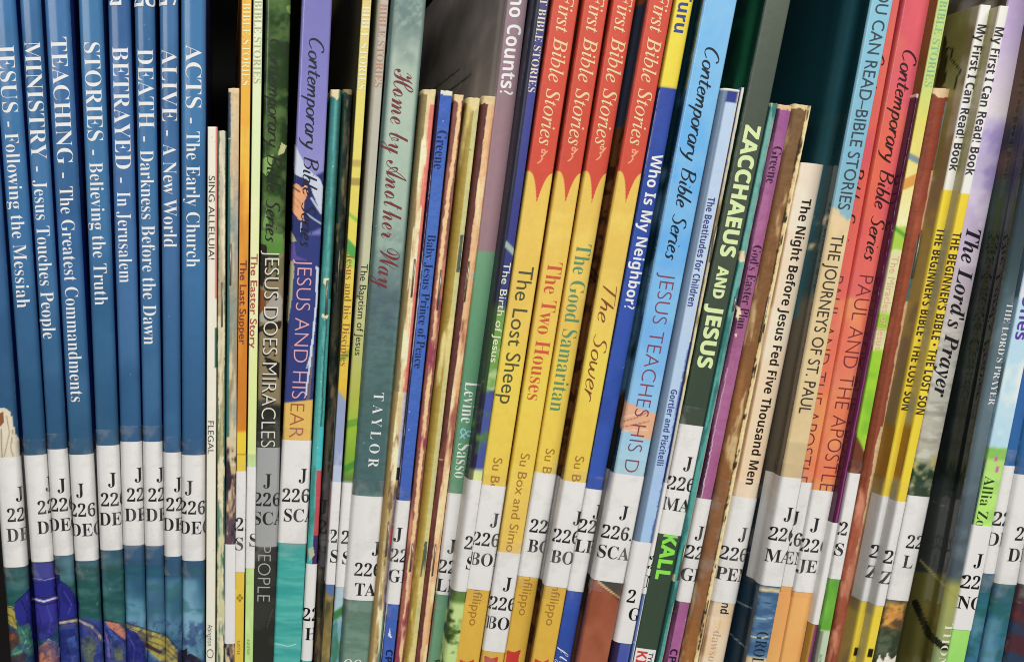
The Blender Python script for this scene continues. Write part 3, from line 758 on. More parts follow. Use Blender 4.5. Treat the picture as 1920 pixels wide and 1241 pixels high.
b = B('hardback_book', 'purple and navy hardback showing painted hands, aqua below its call sticker', HB, [(0, 563, 626), (420, 548, 604), (820, 530, 586), (1241, 511, 564)], base='7c78b8', left='1c1a16', right='2c2a66', mat='gloss', rl=1.0, rr=1.0, bulge=0.25, step=0.28, fx=0.28,
      ops=[('grad', [(0, '7977b4'), (200, '827fc0'), (320, '8d8cc4'), (760, '3d478a'), (1241, '48a39b')]), ('band', 440, 752, '353f78', dict(soft=4)), ('band', 335, 440, '2d3668', dict(soft=5, sl=14)),
           ('poly', [(552, 268), (562, 290), (578, 318), (600, 336), (606, 350), (603, 400), (590, 390), (574, 352), (551, 322)], 'c3cbdc'), ('poly', [(549, 326), (578, 338), (590, 372), (602, 402), (600, 425), (546, 425)], '2e3568'),
           ('line', [(584, 372), (594, 388), (602, 400)], 4, 'b4c2d4'), ('line', [(576, 402), (590, 412), (603, 420)], 3, 'a9bace'),
           ('poly', [(548, 346), (556, 344), (566, 352), (576, 345), (578, 362), (570, 380), (570, 416), (560, 412), (548, 396)], 'dfa178'), ('line', [(550, 352), (562, 360)], 2.5, '4a3440'), ('line', [(549, 366), (564, 382), (570, 398)], 1.4, 'b87a58'), ('line', [(548, 378), (560, 390)], 1.4, 'b87a58'), ('line', [(566, 352), (574, 370)], 1.4, 'b87a58'), ('line', [(565, 418), (564, 434)], 2, 'c9cfe0'),
           ('poly', [(545, 432), (556, 452), (545, 454)], 'a8a684'), ('poly', [(541, 456), (552, 455), (556, 480), (580, 490), (541, 488)], '5d4f92'), ('poly', [(544, 490), (552, 490), (548, 560), (540, 606), (536, 600)], 'a3a284'),
           ('poly', [(592, 498), (598, 502), (596, 560), (588, 640), (582, 690), (576, 742), (572, 742), (578, 690), (586, 620), (592, 560)], 'c7d2e2'), ('poly', [(590, 640), (586, 700), (580, 752), (574, 752), (582, 690)], '6d5f68'), ('line', [(585, 655), (575, 690)], 2.2, 'c3cfe0'),
           ('band', 752, 830, 'dcb662', dict(soft=2, sl=4)), ('band', 826, 1300, '43a39c', dict(soft=2)), ('noise', '62b8ae', 0.52, 14, dict(y0=1020, st=0.14, amt=0.6)), ('noise', '2f8f8c', 0.55, 14, dict(y0=1020, st=0.12, amt=0.5, sd=4)), ('line', [(515, 1206), (540, 1211), (555, 1207)], 1.3, 'bfe3dc')])
b.text(CBS, 'brush', 0.08, 72, 464, 26, '17172a', 'series_name'); b.text('JESUS AND HIS', 'thin', -0.02, 487, 747, 26, 'd9a2a8', 'title'); b.text('EARLY', 'thin', -0.08, 757, 862, 26, '9a4f3c', 'subtitle')
b.call(825, 1018, [J(561, 878), ('226', 530, 916), ('SCA', 533, 953)], ext=(24, 26))

b = B('booklet', 'rubbed teal booklet with a red and violet patch over its call sticker', BK, [(175, 619, 643), (420, 606, 629), (820, 587, 609), (1241, 564, 586)], top=169, depth=0.165, kind='worn', mat='worn', base='2f7f7c', left='21504e', right='1d3a36', rl=0.9, rr=0.9, bulge=0.5, step=0.35,
      ops=[('grad', [(170, '2a6a68'), (420, '3b8683'), (700, '3f938f'), (860, '48a09b')]), ('strip', -0.2, 0.15, '63b0aa', dict(soft=0.35)), ('head', 3.2, 'd9cba0'), ('noise', '2a605c', 0.62, 2, dict(st=6, amt=0.5)), ('strip', 0.5, 3, '1f4a47', dict(soft=0.25, y1=560)), ('strip', 0.15, 0.4, '1f4f4a', dict(jag=0.5, y0=560, y1=880, soft=0.12)),  # pale centre strip is a highlight painted into the teal
           ('fleck', 'dcd9b8', 0.9, 0.8, dict(x0=-0.3, x1=0.6)), ('poly', [(606, 520), (618, 522), (610, 535), (606, 530)], 'd9d3ae'), ('poly', [(603, 588), (616, 592), (614, 598), (604, 596)], 'd9d3ae'),
           ('strip', 0.05, 3, 'b84a50', dict(y0=882, y1=1003, jag=0.2)), ('strip', 0.05, 3, '40295c', dict(y0=1003, y1=1060, jag=0.3)), ('strip', 0.05, 3, '43b5bb', dict(y0=800, y1=882, jag=0.3)), ('poly', [(577, 1028), (588, 1024), (590, 1040), (580, 1050)], 'a9b39a')])
b.staple(0.1, 526, 590)
b.call(1057, 1238, [('22', 570, 1140), ('H', 573, 1176)], wrapmm=5, tape=False)

b = B('booklet', 'dark olive worn booklet with a shade-darkened call sticker', BK, [(175, 642, 662), (420, 629, 648), (820, 609, 629), (1241, 586, 605)], top=168, depth=0.165, kind='worn', mat='worn', base='3b382b', left='17382f', right='4a4432', rl=1.0, rr=0.6, bulge=0.6, prot=-5, step=0.35,
      ops=[('grad', [(170, '55503c'), (330, '4c4a36'), (420, '22302a'), (560, '262b22'), (700, '5a5138'), (900, '544a3c'), (1100, '4a4034'), (1241, '473c30')]), ('noise', '14221d', 0.52, 2.5, dict(st=5)), ('noise', '7a6d4c', 0.6, 2, dict(st=4)), ('strip', -4, -0.5, '16443a', dict(y1=420)), ('head', 2.0, '8c7f58')])
b.call(885, 1062, [J(601, 936), ('226', 579, 975), ('GR', 574, 1010)], SHADED_LABEL, wrapmm=5)
b.staple(0.0, 470, 545)

b = B('paperback_book', 'yellow paperback with brown lettering and green brush strokes', PB, [(0, 679, 696), (420, 651, 672), (820, 629, 648), (1241, 600, 618)], kind='soft', base='e0cd68', left='5a5638', right='40301c', rl=0.35, rr=0.3, bulge=0.05,
      ops=[('grad', [(0, 'd9c47a'), (180, 'd8cd72'), (420, 'd8c95c'), (720, 'd9b745'), (760, 'cba74a')]), ('band', 300, 313, 'b6a35a'), ('band', 334, 348, 'a6914c'), ('band', 404, 412, '8ab84a', dict(sl=-6)), ('band', 455, 482, '4f9a4c', dict(sl=-8)), ('band', 482, 500, 'a8c35c', dict(sl=-4)), ('band', 660, 674, '8fa348', dict(sl=6)),
           ('band', 742, 905, '8f9cbc', dict(sl=-10, soft=4)), ('noise', 'c9d0e0', 0.5, 6, dict(y0=745, y1=900, st=3)), ('band', 872, 906, 'b3c0d4'), ('band', 1090, 1118, '5570a0'), ('band', 1116, 1300, '7c6e44', dict(sl=-8)), ('noise', '3d3a28', 0.55, 4, dict(y0=1116, st=3, amt=0.7)), ('noise', 'b39e62', 0.6, 4, dict(y0=1116, st=2, amt=0.7, sd=2))])
b.text(FBS, 'serif', 0, -55, 169, 13, 'f4ecc6', 'series_name'); b.text('Jesus and his Disciples', 'serif', -0.05, 475, 686, 13, '95622c')
b.call(903, 1095, [('2', 618, 993), ('S', 620, 1030)], ext=(26, 24))

b = B('paperback_book', 'grey-cream paperback turning lime, with small black handwriting about a baptism', PB, [(0, 705, 731), (420, 676, 699), (820, 649, 672), (1241, 619, 637)], kind='soft', base='b9b79c', left='6b6a58', right='3c3c34', rl=0.8, rr=0.3, bulge=0.2,
      ops=[('grad', [(0, 'b5aca0'), (300, 'b4b3a4'), (480, 'bdbf9c'), (620, 'b7b981'), (740, 'aab04e'), (800, '96b43c'), (880, '74a036'), (900, '5c7a36'), (906, 'b9c8cf'), (1120, 'a9c2cc'), (1241, '8db3bf')]), ('strip', -4, -0.45, '8b8876', dict(soft=0.2, y1=560)), ('band', 786, 800, '6a9a3c', dict(sl=3)), ('band', 868, 882, '4b8a35', dict(sl=6)),
           ('band', 1140, 1158, '3c7a40', dict(sl=8, soft=4)), ('poly', [(622, 1175), (632, 1160), (634, 1210), (628, 1241), (622, 1241)], '3a6c44'), ('noise', '5f98a4', 0.55, 5, dict(y0=1150, st=3, amt=0.7)), ('noise', '3d6f52', 0.58, 3, dict(y0=1170, st=3, amt=0.7, sd=2))])
b.text(FBS, 'serif', 0.2, -60, 164, 13, 'b0846c', 'series_name'); b.text('The Baptism of Jesus', 'plain', 0.12, 495, 666, 12.5, '26251f')
b.call(905, 1100, [('2', 641, 995), ('S', 643, 1033)], ext=(20, 24))

b = B('hardback_book', 'sea-green misty hardback with maroon calligraphy and wide-spaced white capitals', HB, [(0, 731, 801), (420, 700, 770), (820, 671, 736), (1241, 636, 693)], base='6c8a80', left='20282a', right='3c5048', mat='satin', rl=1.6, rr=1.6, bulge=0.8, prot=2,
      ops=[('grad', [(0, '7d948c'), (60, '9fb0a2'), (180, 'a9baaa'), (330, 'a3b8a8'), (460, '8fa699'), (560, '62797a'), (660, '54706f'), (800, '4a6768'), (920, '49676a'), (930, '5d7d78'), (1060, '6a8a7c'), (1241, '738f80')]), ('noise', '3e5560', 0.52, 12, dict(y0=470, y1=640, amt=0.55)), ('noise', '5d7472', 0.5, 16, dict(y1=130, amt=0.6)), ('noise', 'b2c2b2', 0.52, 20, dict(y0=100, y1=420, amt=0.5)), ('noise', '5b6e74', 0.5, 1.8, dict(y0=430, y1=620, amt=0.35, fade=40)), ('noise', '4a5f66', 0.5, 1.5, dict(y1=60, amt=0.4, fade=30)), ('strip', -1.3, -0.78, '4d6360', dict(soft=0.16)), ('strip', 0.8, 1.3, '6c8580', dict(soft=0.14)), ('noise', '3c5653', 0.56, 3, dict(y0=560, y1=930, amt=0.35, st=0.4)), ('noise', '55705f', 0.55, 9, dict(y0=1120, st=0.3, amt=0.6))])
b.text('Home by Another Way', 'script', 0.05, 130, 541, 38, '702b2f'); b.text('T A Y L O R', 'serif', 0.1, 736, 876, 19, 'dfe5e0', 'author_name')
b.upright('oo', 'ital', 645, 1226, 28, 'e3e6da', 'publisher_mark')
b.call(930, 1125, [J(699, 1015), ('226.', 666, 1055), ('TAY', 666, 1092)], ext=(30, 36), wrapmm=7)

# --- the short stapled booklets in the middle
b = B('booklet', 'torn cream booklet spine with a coral strip and an olive edge', BK, [(180, 789, 821), (420, 766, 796), (820, 731, 757), (1241, 693, 714)], top=168, depth=0.165, kind='worn', mat='worn', base='cdb285', left='6d6040', right='2c1c30', rl=1.3, rr=0.5, bulge=0.3, step=0.35, prot=4,
      ops=[('grad', [(170, 'd6c294'), (420, 'd4b98a'), (760, 'd3c08f'), (900, 'bfa57c'), (1000, 'b39f6e'), (1241, 'b09a6a')]), ('strip', -4, -0.3, '86774f', dict(jag=0.12, y1=735)), ('strip', -4, -0.45, '9c8250', dict(jag=0.25, y0=735)), ('strip', 0.22, 3, 'd9776a', dict(jag=0.22, y0=196, y1=735)), ('strip', 0.4, 3, 'b9bccb', dict(jag=0.3, y0=735, y1=880)), ('strip', 0.3, 3, '28242c', dict(jag=0.6, y0=876, y1=900)), ('strip', 0.35, 3, '8b7a8e', dict(jag=0.5, y0=920, y1=1160)), ('strip', 0.3, 3, '6f8e80', dict(jag=0.5, y0=1160)), ('strip', 0.45, 3, 'b8434a', dict(y0=985, y1=1020)),
           ('noise', 'efe0b8', 0.54, 1.8, dict(st=6, x0=-0.5, x1=0.5)), ('noise', '5a4a36', 0.66, 1.5, dict(st=4, y0=800, x0=-0.5, amt=0.7)), ('fleck', 'f0e6cc', 0.9, 0.7, dict(x0=0.2)), ('head', 2.0, 'd8c797')])
b.staple(0.2, 486, 556); b.staple(0.05, 978, 1042)

b = B('booklet', 'bright blue booklet with scuffed edges and a dark blue author name at its head', BK, [(180, 823, 850), (420, 797, 825), (820, 754, 783), (1241, 714, 739)], top=171, depth=0.165, kind='worn', mat='worn', base='3f64b0', left='241846', right='2a2336', rl=0.7, rr=0.5, bulge=0.2, step=0.35, prot=6,
      ops=[('grad', [(170, '3a5cb0'), (420, '4268b6'), (920, '3d5fb0'), (1241, '3f60b2')]), ('head', 1.3, 'd8d4c6'), ('strip', -4, -0.82, '271c44', dict(jag=0.1)), ('wear', -1, 0.16, 'cfd2da', dict(y0=300)), ('wear', 1, 0.14, 'd8d6d2', dict(y1=300)), ('fleck', 'd9dce6', 0.93, 0.7), ('fleck', 'e4e4e4', 0.86, 0.6, dict(y0=740, y1=790, x0=0.0)), ('poly', [(728, 1192), (731, 1178), (735, 1196)], 'd9dde6')])
b.text('Greene', 'serif', 0.05, 245, 317, 18, '16224e', 'author_name'); b.text('Baby Jesus Prince of Peace', 'serif', 0.08, 440, 690, 15, '18254e'); b.text('CPH', 'sansb', 0.2, 1217, 1256, 13, '17204a', 'publisher_mark')
b.call(938, 1132, [J(741, 988), ('226', 713, 1027), ('GR', 712, 1065)], ext=(26, 30), wrapmm=5, offs=0.00002)

b = B('booklet', 'maroon booklet worn to a cream streak down the spine, beside the bright blue one', BK, [(185, 850, 873), (420, 825, 845), (820, 783, 802), (1241, 739, 759)], top=178, depth=0.165, kind='worn', mat='worn', base='7b4a44', left='3c2420', right='5a3030', rl=0.6, rr=0.6, bulge=0.3, step=0.3, prot=5,
      ops=[('noise', '9a5d50', 0.52, 4, dict(st=4)), ('strip', -0.35, 0.45, 'e0bd8c', dict(jag=0.85, sc=3.0, soft=0.1)), ('noise', 'c98a72', 0.55, 3, dict(y0=480, st=6, amt=0.8)), ('wear', 1, 0.3, 'c07a68', dict(y0=500)), ('head', 2.4, 'd9c294'), ('noise', '8d3f4c', 0.6, 2, dict(y0=560, st=5))])
b.staple(0.1, 506, 580); b.staple(0.2, 1018, 1070)

b = B('booklet', 'mustard yellow booklet with a frayed pale green edge', BK, [(190, 873, 907), (420, 845, 876), (820, 801, 825), (1241, 759, 778)], top=184, depth=0.165, kind='worn', mat='worn', base='a08a3e', left='6b5a22', right='7c8a58', rl=1.5, rr=0.6, bulge=0.5, step=0.35, prot=5,
      ops=[('grad', [(190, 'a3924a'), (420, 'a38a3a'), (700, 'ab8d3c'), (900, 'b39a48'), (1241, 'b89c48')]), ('strip', -4, -0.25, '8b732c', dict(soft=0.4)), ('strip', 0.2, 3, 'c0bd84', dict(jag=0.25, sc=4)), ('strip', 0.3, 3, '505c50', dict(jag=0.3, y0=440, y1=510)), ('strip', 0.3, 3, '4f5a4a', dict(jag=0.3, y0=1015, y1=1080)), ('wear', 1, 0.3, 'ded6a4'), ('head', 3.5, 'd9cb98'), ('noise', 'd9c886', 0.62, 3, dict(st=7)), ('fleck', '4a4630', 0.92, 0.7, dict(x0=0.2))])

b = B('booklet', 'dark maroon booklet with a peach worn edge beside the mauve and green hardback', BK, [(190, 903, 935), (420, 876, 901), (820, 825, 848), (1241, 778, 803)], top=181, depth=0.165, kind='worn', mat='worn', base='6a4038', left='2f1c1c', right='c98a66', rl=1.3, rr=0.5, bulge=0.4, step=0.35, prot=4,
      ops=[('strip', -4, -0.1, '59302c', dict(jag=0.15)), ('strip', -0.1, 3, 'dcb487', dict(jag=0.3, sc=3.0)), ('strip', 0.55, 3, 'd7a070', dict(jag=0.2)), ('strip', 0.6, 3, '8fa3ac', dict(y0=512, y1=524)), ('noise', '8a4a40', 0.55, 3, dict(y0=600, st=5, amt=0.8)), ('noise', 'e9cfa0', 0.57, 2, dict(st=7, x0=-0.2)), ('head', 2.6, 'd6c294'), ('line', [(812, 858), (830, 862)], 1.2, 'c9a894')])
b.staple(-0.05, 490, 565); b.staple(0.15, 1020, 1078)

b = B('hardback_book', 'mauve hardback turning green lower down, lettered in white', HB, [(0, 943, 991), (420, 902, 944), (820, 860, 897), (1241, 801, 835)], base='927680', nside=90, left='c4b8b2', right='6b5a60', mat='satin', rl=0.8, rr=0.8, bulge=0.3, prot=4,
      ops=[('grad', [(0, '8d7580'), (300, '94777f'), (470, '94787f'), (474, '6d9a78'), (700, '5b8f6d'), (1241, '6a9677')]), ('noise', '7d7370', 0.5, 20, dict(x1=-3, amt=0.5, st=0.6, soft=0.25)), ('band', 64, 69, '2a2524', dict(x0=-40, x1=-18, wob=3, soft=1, amt=0.5)), ('band', 98, 103, '2a2524', dict(x0=-40, x1=-12, wob=3, soft=1, amt=0.5)), ('band', 141, 146, '2a2524', dict(x0=-40, x1=-16, wob=3, soft=1, amt=0.5)), ('strip', 0.9, 1.2, 'c3b9bb')])
b.text('Who Counts?', 'sansb', 0.0, -45, 178, 25, 'eeeaec'); b.text('Levine', 'serif', 0.0, 716, 793, 24, 'e8efe8', 'author_name'); b.text('&', 'serif', 0.0, 803, 824, 22, '8fc4d2', 'author_name'); b.text('Sasso', 'serif', 0.0, 832, 896, 24, 'e3efd8', 'author_name')
b.text('VIK', 'serift', 0.0, 1232, 1268, 18, '26382c', 'publisher_name')
b.call(925, 1115, [J(841, 1010), ('226.', 808, 1048), ('LEV', 808, 1083)], ext=(26, 28))

b = B('paperback_book', 'navy night-sky paperback with green hills and small cream lettering about a birth', PB, [(0, 999, 1030), (420, 947, 975), (820, 889, 914), (1241, 831, 857)], kind='soft', base='3e4274', left='1d1e2c', right='22243c', rl=1.6, rr=0.3, bulge=0.3, prot=10,
      ops=[('grad', [(0, '494a7c'), (200, '45488c'), (440, '3b4080'), (560, '3a4478')]), ('strip', -4, -0.2, '25273a', dict(soft=0.1)), ('band', 455, 468, '9db0a8', dict(sl=-10, x0=-0.4)), ('band', 574, 735, '6f9c4e', dict(soft=12, wob=14, x0=-0.2)), ('band', 574, 735, '33492e', dict(soft=12, wob=14, x1=-0.2)), ('noise', 'a9c488', 0.54, 8, dict(y0=640, y1=735, st=0.4, x0=-0.2)), ('band', 735, 890, '49549a', dict(soft=10, x0=-0.2)), ('noise', '54803f', 0.5, 8, dict(y0=770, y1=880)), ('band', 880, 1300, 'd8e09a', dict(soft=5, x0=-0.3)), ('band', 880, 1120, '77785a', dict(soft=5, x1=-0.3)),
           ('band', 1105, 1300, '5f7f3c', dict(soft=3)), ('noise', 'bcd48c', 0.5, 6, dict(y0=1130, st=1.5)), ('noise', '33491f', 0.56, 5, dict(y0=1105, st=0.8))])
b.text(FBS, 'serif', 0.3, -50, 173, 13, 'e0d3b8', 'series_name'); b.text('The Birth of Jesus', 'plain', 0.3, 492, 679, 13, 'e6e3c2')
b.call(900, 1108, [('2', 873, 1005), ('S', 876, 1043)], ext=(20, 20))

RY = 'yellow hardbacks with red scalloped heads'
def redyel(label, edges, prot, title, st, ty, cap, tc, su, lab, swirl, flag, **k):
    b = B('hardback_book', label, HB, edges, group=RY, base='dfc052', left='8a4a2e', right='6a3c22', mat='satin', rl=0.7, rr=0.9, bulge=0.25, prot=prot, step=0.27, fx=0.22,
          ops=[('grad', [(0, 'c84a3a'), (330, 'cc4f3c'), (331, 'dcbd5c'), (500, 'd9bd58'), (820, 'e0c848'), (1000, 'd2ac3e'), (1241, 'cfa53e')]), ('scallop', 323, 58, 'c84f3e', 'ddbc5c'), ('noise', 'e8d06c', 0.52, 14, dict(y0=400, amt=0.4)),
               ('band', 640, 900, 'e2cb4a', dict(soft=60, amt=0.5)), ('band', 1085, 1300, 'd0a540', dict(soft=3, amt=0.8)), ('poly', flag, 'bd3b32'), ('strip', 0.93, 1.4, '7c3a24', dict(y1=330))] + [('line', swirl, 1.7, 'f0bf90')] + list(k.get('extra', ())))
    b.text('First Bible Stories', 'ital', 0.02, -14, 273, 25, 'f2c79a', 'series_name')
    b.text(title, st, 0.0, ty[0], ty[1], cap, tc)
    b.text('Su Box and Simona Sanfilippo', 'plain', 0.0, su[0], su[1], 17, '9c7430', 'author_name')
    b.call(*lab, ext=(22, 22))
    return b
def sw(x, y):   # the small flourish under the series name
    return [(x + 12, y), (x + 8, y + 4), (x + 2, y + 2), (x + 2, y - 3), (x + 7, y - 3), (x + 9, y + 3), (x + 4, y + 9), (x + 1, y + 8), (x + 3, y + 14), (x - 2, y + 20), (x - 6, y + 22)]
redyel('yellow hardback with handwritten dark olive lettering about a lost animal', [(0, 1034, 1087), (420, 977, 1028), (820, 917, 965), (1241, 851, 900)], 10, 'The Lost Sheep', 'plain', (500, 757), 27, '4d5034', (858, 1172), (910, 1105, [J(922, 961), ('226', 888, 997), ('BOX', 884, 1034)]), sw(1014, 284), [(862, 1245), (862, 1236), (875, 1241), (888, 1235), (887, 1245)])
redyel('yellow hardback with its call sticker set lower than its neighbours and red lettering', [(0, 1093, 1142), (420, 1032, 1081), (820, 967, 1014), (1241, 901, 945)], 10, 'The Two Houses', 'serif', (492, 750), 27, 'c2563c', (850, 1168), (1036, 1221, [J(946, 1081), ('226', 914, 1117), ('BOX', 909, 1153)]), sw(1071, 280), [(908, 1245), (909, 1228), (922, 1234), (934, 1230), (932, 1245)])
redyel('yellow hardback with green lettering ending in the word Samaritan', [(0, 1147, 1194), (420, 1083, 1128), (820, 1015, 1058), (1241, 944, 985)], 10, 'The Good Samaritan', 'serif', (458, 771), 27, '5a8a66', (841, 1153), (887, 1081, [('226', 996, 973), ('BOX', 992, 1010)]), sw(1124, 278), [(951, 1218), (963, 1222), (976, 1217), (972, 1245), (948, 1245)])
redyel('yellow hardback with thin brown slanted handwriting about a sower', [(0, 1213, 1264), (420, 1146, 1194), (820, 1070, 1115), (1241, 997, 1040)], 16, 'The Sower', 'brushthin', (535, 753), 27, '7a4a24', (855, 1172), (903, 1100, [J(1078, 957), ('226', 1040, 991), ('BOX', 1036, 1030)]), sw(1184, 284), [(1002, 1245), (1003, 1234), (1016, 1240), (1029, 1235), (1028, 1245)],
       extra=[('band', 0, 236, '3a4254', dict(x0=-60, x1=-1.3, soft=3)), ('band', 236, 1300, '6b4427', dict(x0=-60, x1=-1.3, soft=3)), ('noise', '3d2416', 0.55, 4, dict(x1=-1.3, y0=240, st=0.6)), ('line', [(1106, 500), (1122, 520)], 3, '1f1512'), ('line', [(1104, 515), (1118, 530)], 3, '1f1512')])

b = B('hardback_book', 'royal blue hardback with a yellow head and bold white question', HB, [(0, 1264, 1305), (420, 1194, 1228), (820, 1115, 1147), (1241, 1040, 1072)], base='3552a6', left='2a3f8c', right='182a5c', mat='satin', rl=0.5, rr=0.9, bulge=0.2, prot=16,
      ops=[('grad', [(0, 'e6cc42'), (163, 'e8cc44'), (165, '33489a'), (300, '3450a2'), (1241, '3757ac')]), ('band', -200, 164, 'e8ce48', dict(x0=-2, x1=2, soft=1)), ('noise', '2b4490', 0.55, 12, dict(y0=170, amt=0.5)), ('wear', -1, 0.1, 'd8d2d4', dict(y0=170, y1=330)), ('fleck', 'cfd4e2', 0.94, 0.6, dict(x1=-0.7, y0=200))])
b.text('Turu', 'sansb', 0.0, -16, 62, 22, '2b3f8c', 'author_name'); b.text('Who Is My Neighbor?', 'sansb', 0.1, 290, 579, 20, 'f1f1f0'); b.text('fly', 'script', 0.0, 1214, 1250, 17, 'e8eaf2', 'publisher_mark')
b.call(917, 1108, [J(1115, 945), ('226', 1081, 972), ('LEV', 1075, 1009)], ext=(24, 24))

b = B('hardback_book', 'sky-blue hardback with brushed script and plum capitals, a rust robe below its call sticker', HB, [(0, 1320, 1385), (420, 1243, 1305), (820, 1164, 1221), (1241, 1082, 1145)], base='78b2e2', left='173642', right='3c6c94', mat='gloss', rl=0.8, rr=0.8, bulge=0.25, prot=21,
      ops=[('grad', [(0, '80b8ea'), (200, '6eb0ec'), (500, '66a8e8'), (700, '7ab0e0'), (880, 'a8cbd8'), (1241, '93563f')]), ('noise', '8cc0ee', 0.52, 18, dict(y1=760, amt=0.5)), ('band', 766, 816, 'd9a888', dict(soft=3, wob=6, sl=-6)), ('line', [(1168, 790), (1190, 784), (1216, 772)], 1.6, '9c5c40'), ('line', [(1168, 800), (1190, 796), (1216, 790)], 1.6, '9c5c40'), ('line', [(1166, 808), (1190, 806), (1214, 806)], 2, 'e6c4a8'), ('line', [(1168, 782), (1188, 778), (1214, 768)], 2, 'e9c8ae'),
           ('band', 1086, 1300, '98553f', dict(soft=2)), ('poly', [(1121, 1086), (1176, 1092), (1160, 1128)], '47423c'), ('line', [(1122, 1090), (1150, 1112), (1168, 1124)], 3, 'ddc593'), ('noise', '84462f', 0.54, 12, dict(y0=1090, amt=0.5)), ('noise', 'a8664c', 0.56, 14, dict(y0=1090, amt=0.5, sd=3)), ('noise', '4a3222', 0.5, 8, dict(x1=-2, y0=740))])
b.text(CBS, 'brush', 0.05, 90, 488, 27, '12202c', 'series_name'); b.text('JESUS TEACHES HIS DIS', 'thin', 0.0, 513, 912, 26, '7a3a50')
b.call(890, 1090, [J(1165, 947), ('226.', 1127, 983), ('SCA', 1123, 1020)], ext=(30, 20))

b = B('booklet', 'pale blue booklet with a navy head band and small bold navy lettering', BK, [(175, 1352, 1388), (420, 1304, 1340), (820, 1228, 1265), (1241, 1145, 1178)], top=167, depth=0.165, kind='soft', base='b8cbe2', left='566a80', right='3d4f8c', mat='satin', rl=1.5, rr=0.5, bulge=0.2, prot=21,
      ops=[('grad', [(168, 'b4c8e0'), (500, 'b9cce4'), (900, 'a3bfe2'), (1010, '9fc0e6'), (1200, '4a5aa0'), (1241, '4653a0')]), ('band', 160, 192, '303f86', dict(soft=1.5)), ('strip', -4, -0.42, '6b7f96', dict(soft=0.1, y1=1100)), ('strip', -4, -0.42, '2e2344', dict(soft=0.1, y0=1100)), ('strip', 0.85, 3, 'd9cfae', dict(jag=0.15, y0=170, y1=700)), ('strip', 0.8, 3, '4f66a8', dict(jag=0.3, y0=640)), ('head', 0.7, 'd9d6cc')])
b.text('The Beatitudes for Children', 'sansb', 0.15, 370, 574, 13, '39447c'); b.text('Gortler and Piscitelli', 'sansb', 0.15, 730, 872, 12, '3d4a82', 'author_name')
b.call(1016, 1205, [('2', 1179, 1105), ('G', 1181, 1138)], tape=False, wrapmm=4)

b = B('booklet', 'very thin booklet with a cream torn edge squeezed before the dark green spine', BK, [(175, 1389, 1394), (420, 1340, 1346), (820, 1265, 1274), (1130, 1200, 1209), (1241, 1178, 1188)], top=165, depth=0.165, kind='worn', mat='worn', base='b9b08c', left='4f62a0', right='8a7f5c', rl=0.3, rr=0.3, bulge=0.1, step=0.35, prot=21,
      ops=[('grad', [(170, 'cfcfca'), (420, 'b7a684'), (700, 'd3cba0'), (900, 'b4b3b4'), (1130, '5c74ac'), (1241, '6a80b0')]), ('noise', '7a6c4c', 0.58, 2, dict(st=5, y0=280, y1=800)), ('strip', 0.2, 3, 'dad8d0', dict(jag=0.4, y0=1110)), ('fleck', 'e4e4e0', 0.8, 0.8, dict(y0=1110))])
b.call(905, 1113, [('2', 1206, 1040), ('M', 1199, 1076)], tape=False, wrapmm=4)
b.staple(0.0, 426, 490)

b = B('hardback_book', 'dark green hardback with fat pale lime lettering and a bright green word below its sticker', HB, [(0, 1435, 1488), (420, 1346, 1399), (820, 1274, 1321), (1241, 1188, 1226)], base='435043', left='12402a', right='27352a', mat='satin', rl=0.7, rr=0.7, bulge=0.2, prot=21,
      ops=[('grad', [(0, '545c50'), (140, '4b544a'), (420, '454f44'), (720, '3a483a'), (1241, '38493a')]), ('noise', '1c5c38', 0.5, 22, dict(x1=-2, amt=0.7)), ('noise', '0c241a', 0.58, 14, dict(x1=-2, amt=0.8, sd=4)), ('line', [(1436, 104), (1456, 106)], 1.3, '3a403a')])
b.text('ZACCHAEUS', 'sansx', 0.0, 236, 482, 29, 'cde8a4'); b.text('AND', 'sansx', -0.08, 500, 560, 21, 'cde8a4'); b.text('JESUS', 'sansx', -0.02, 572, 690, 29, 'cde8a4'); b.text('KALL', 'sansx', 0.05, 1000, 1086, 28, '86d850', 'author_name', 0.00007)
b.call(797, 1002, [J(1285, 855), ('226', 1246, 891), ('MAC', 1242, 930)], ext=(34, 12), offs=0.00003)
st = b.sheet('publisher_sticker', b.arc(-b.w / 2 * 0.92), b.arc(b.w / 2 * 0.8), b.v(1290), b.v(1216), 0.0001, PAPER_LABEL)
b.text('KI', 'sansb', -0.35, 1221, 1244, 20, 'c63a34', 'publisher_name', 0.00016); b.text('DS', 'sansb', -0.35, 1246, 1272, 20, '3c9a4c', 'publisher_name', 0.00016); b.text('TYNDALE', 'sansb', 0.42, 1222, 1276, 9, '2c2c2a', 'publisher_name', 0.00016)

b = B('booklet', 'narrow teal stapled booklet wedged beside the dark green hardback', BK, [(205, 1444, 1457), (420, 1399, 1412), (820, 1321, 1333), (1241, 1226, 1245)], top=194, depth=0.165, kind='worn', mat='worn', base='5a9a92', left='2a5c5c', right='7a3f3a', rl=0.4, rr=0.3, bulge=0.15, step=0.35, prot=22,
      ops=[('grad', [(195, '6b9f96'), (500, '5fa098'), (820, '4f9c94'), (1000, '4c9a90'), (1241, '4a9a8e')]), ('strip', 0.6, 3, '9c8f84', dict(jag=0.2)), ('head', 1.6, 'dccfa6'), ('poly', [(1384, 470), (1396, 470), (1396, 490), (1386, 492)], 'dcc9a8'), ('noise', '2f6f6c', 0.6, 2, dict(st=5)), ('poly', [(1258, 1076), (1266, 1076), (1264, 1090), (1256, 1088)], 'cfc3a4'), ('strip', -4, -0.4, '1f4f48', dict(jag=0.3, y0=1090))])
b.staple(0.3, 1022, 1086); b.staple(0.1, 556, 582)

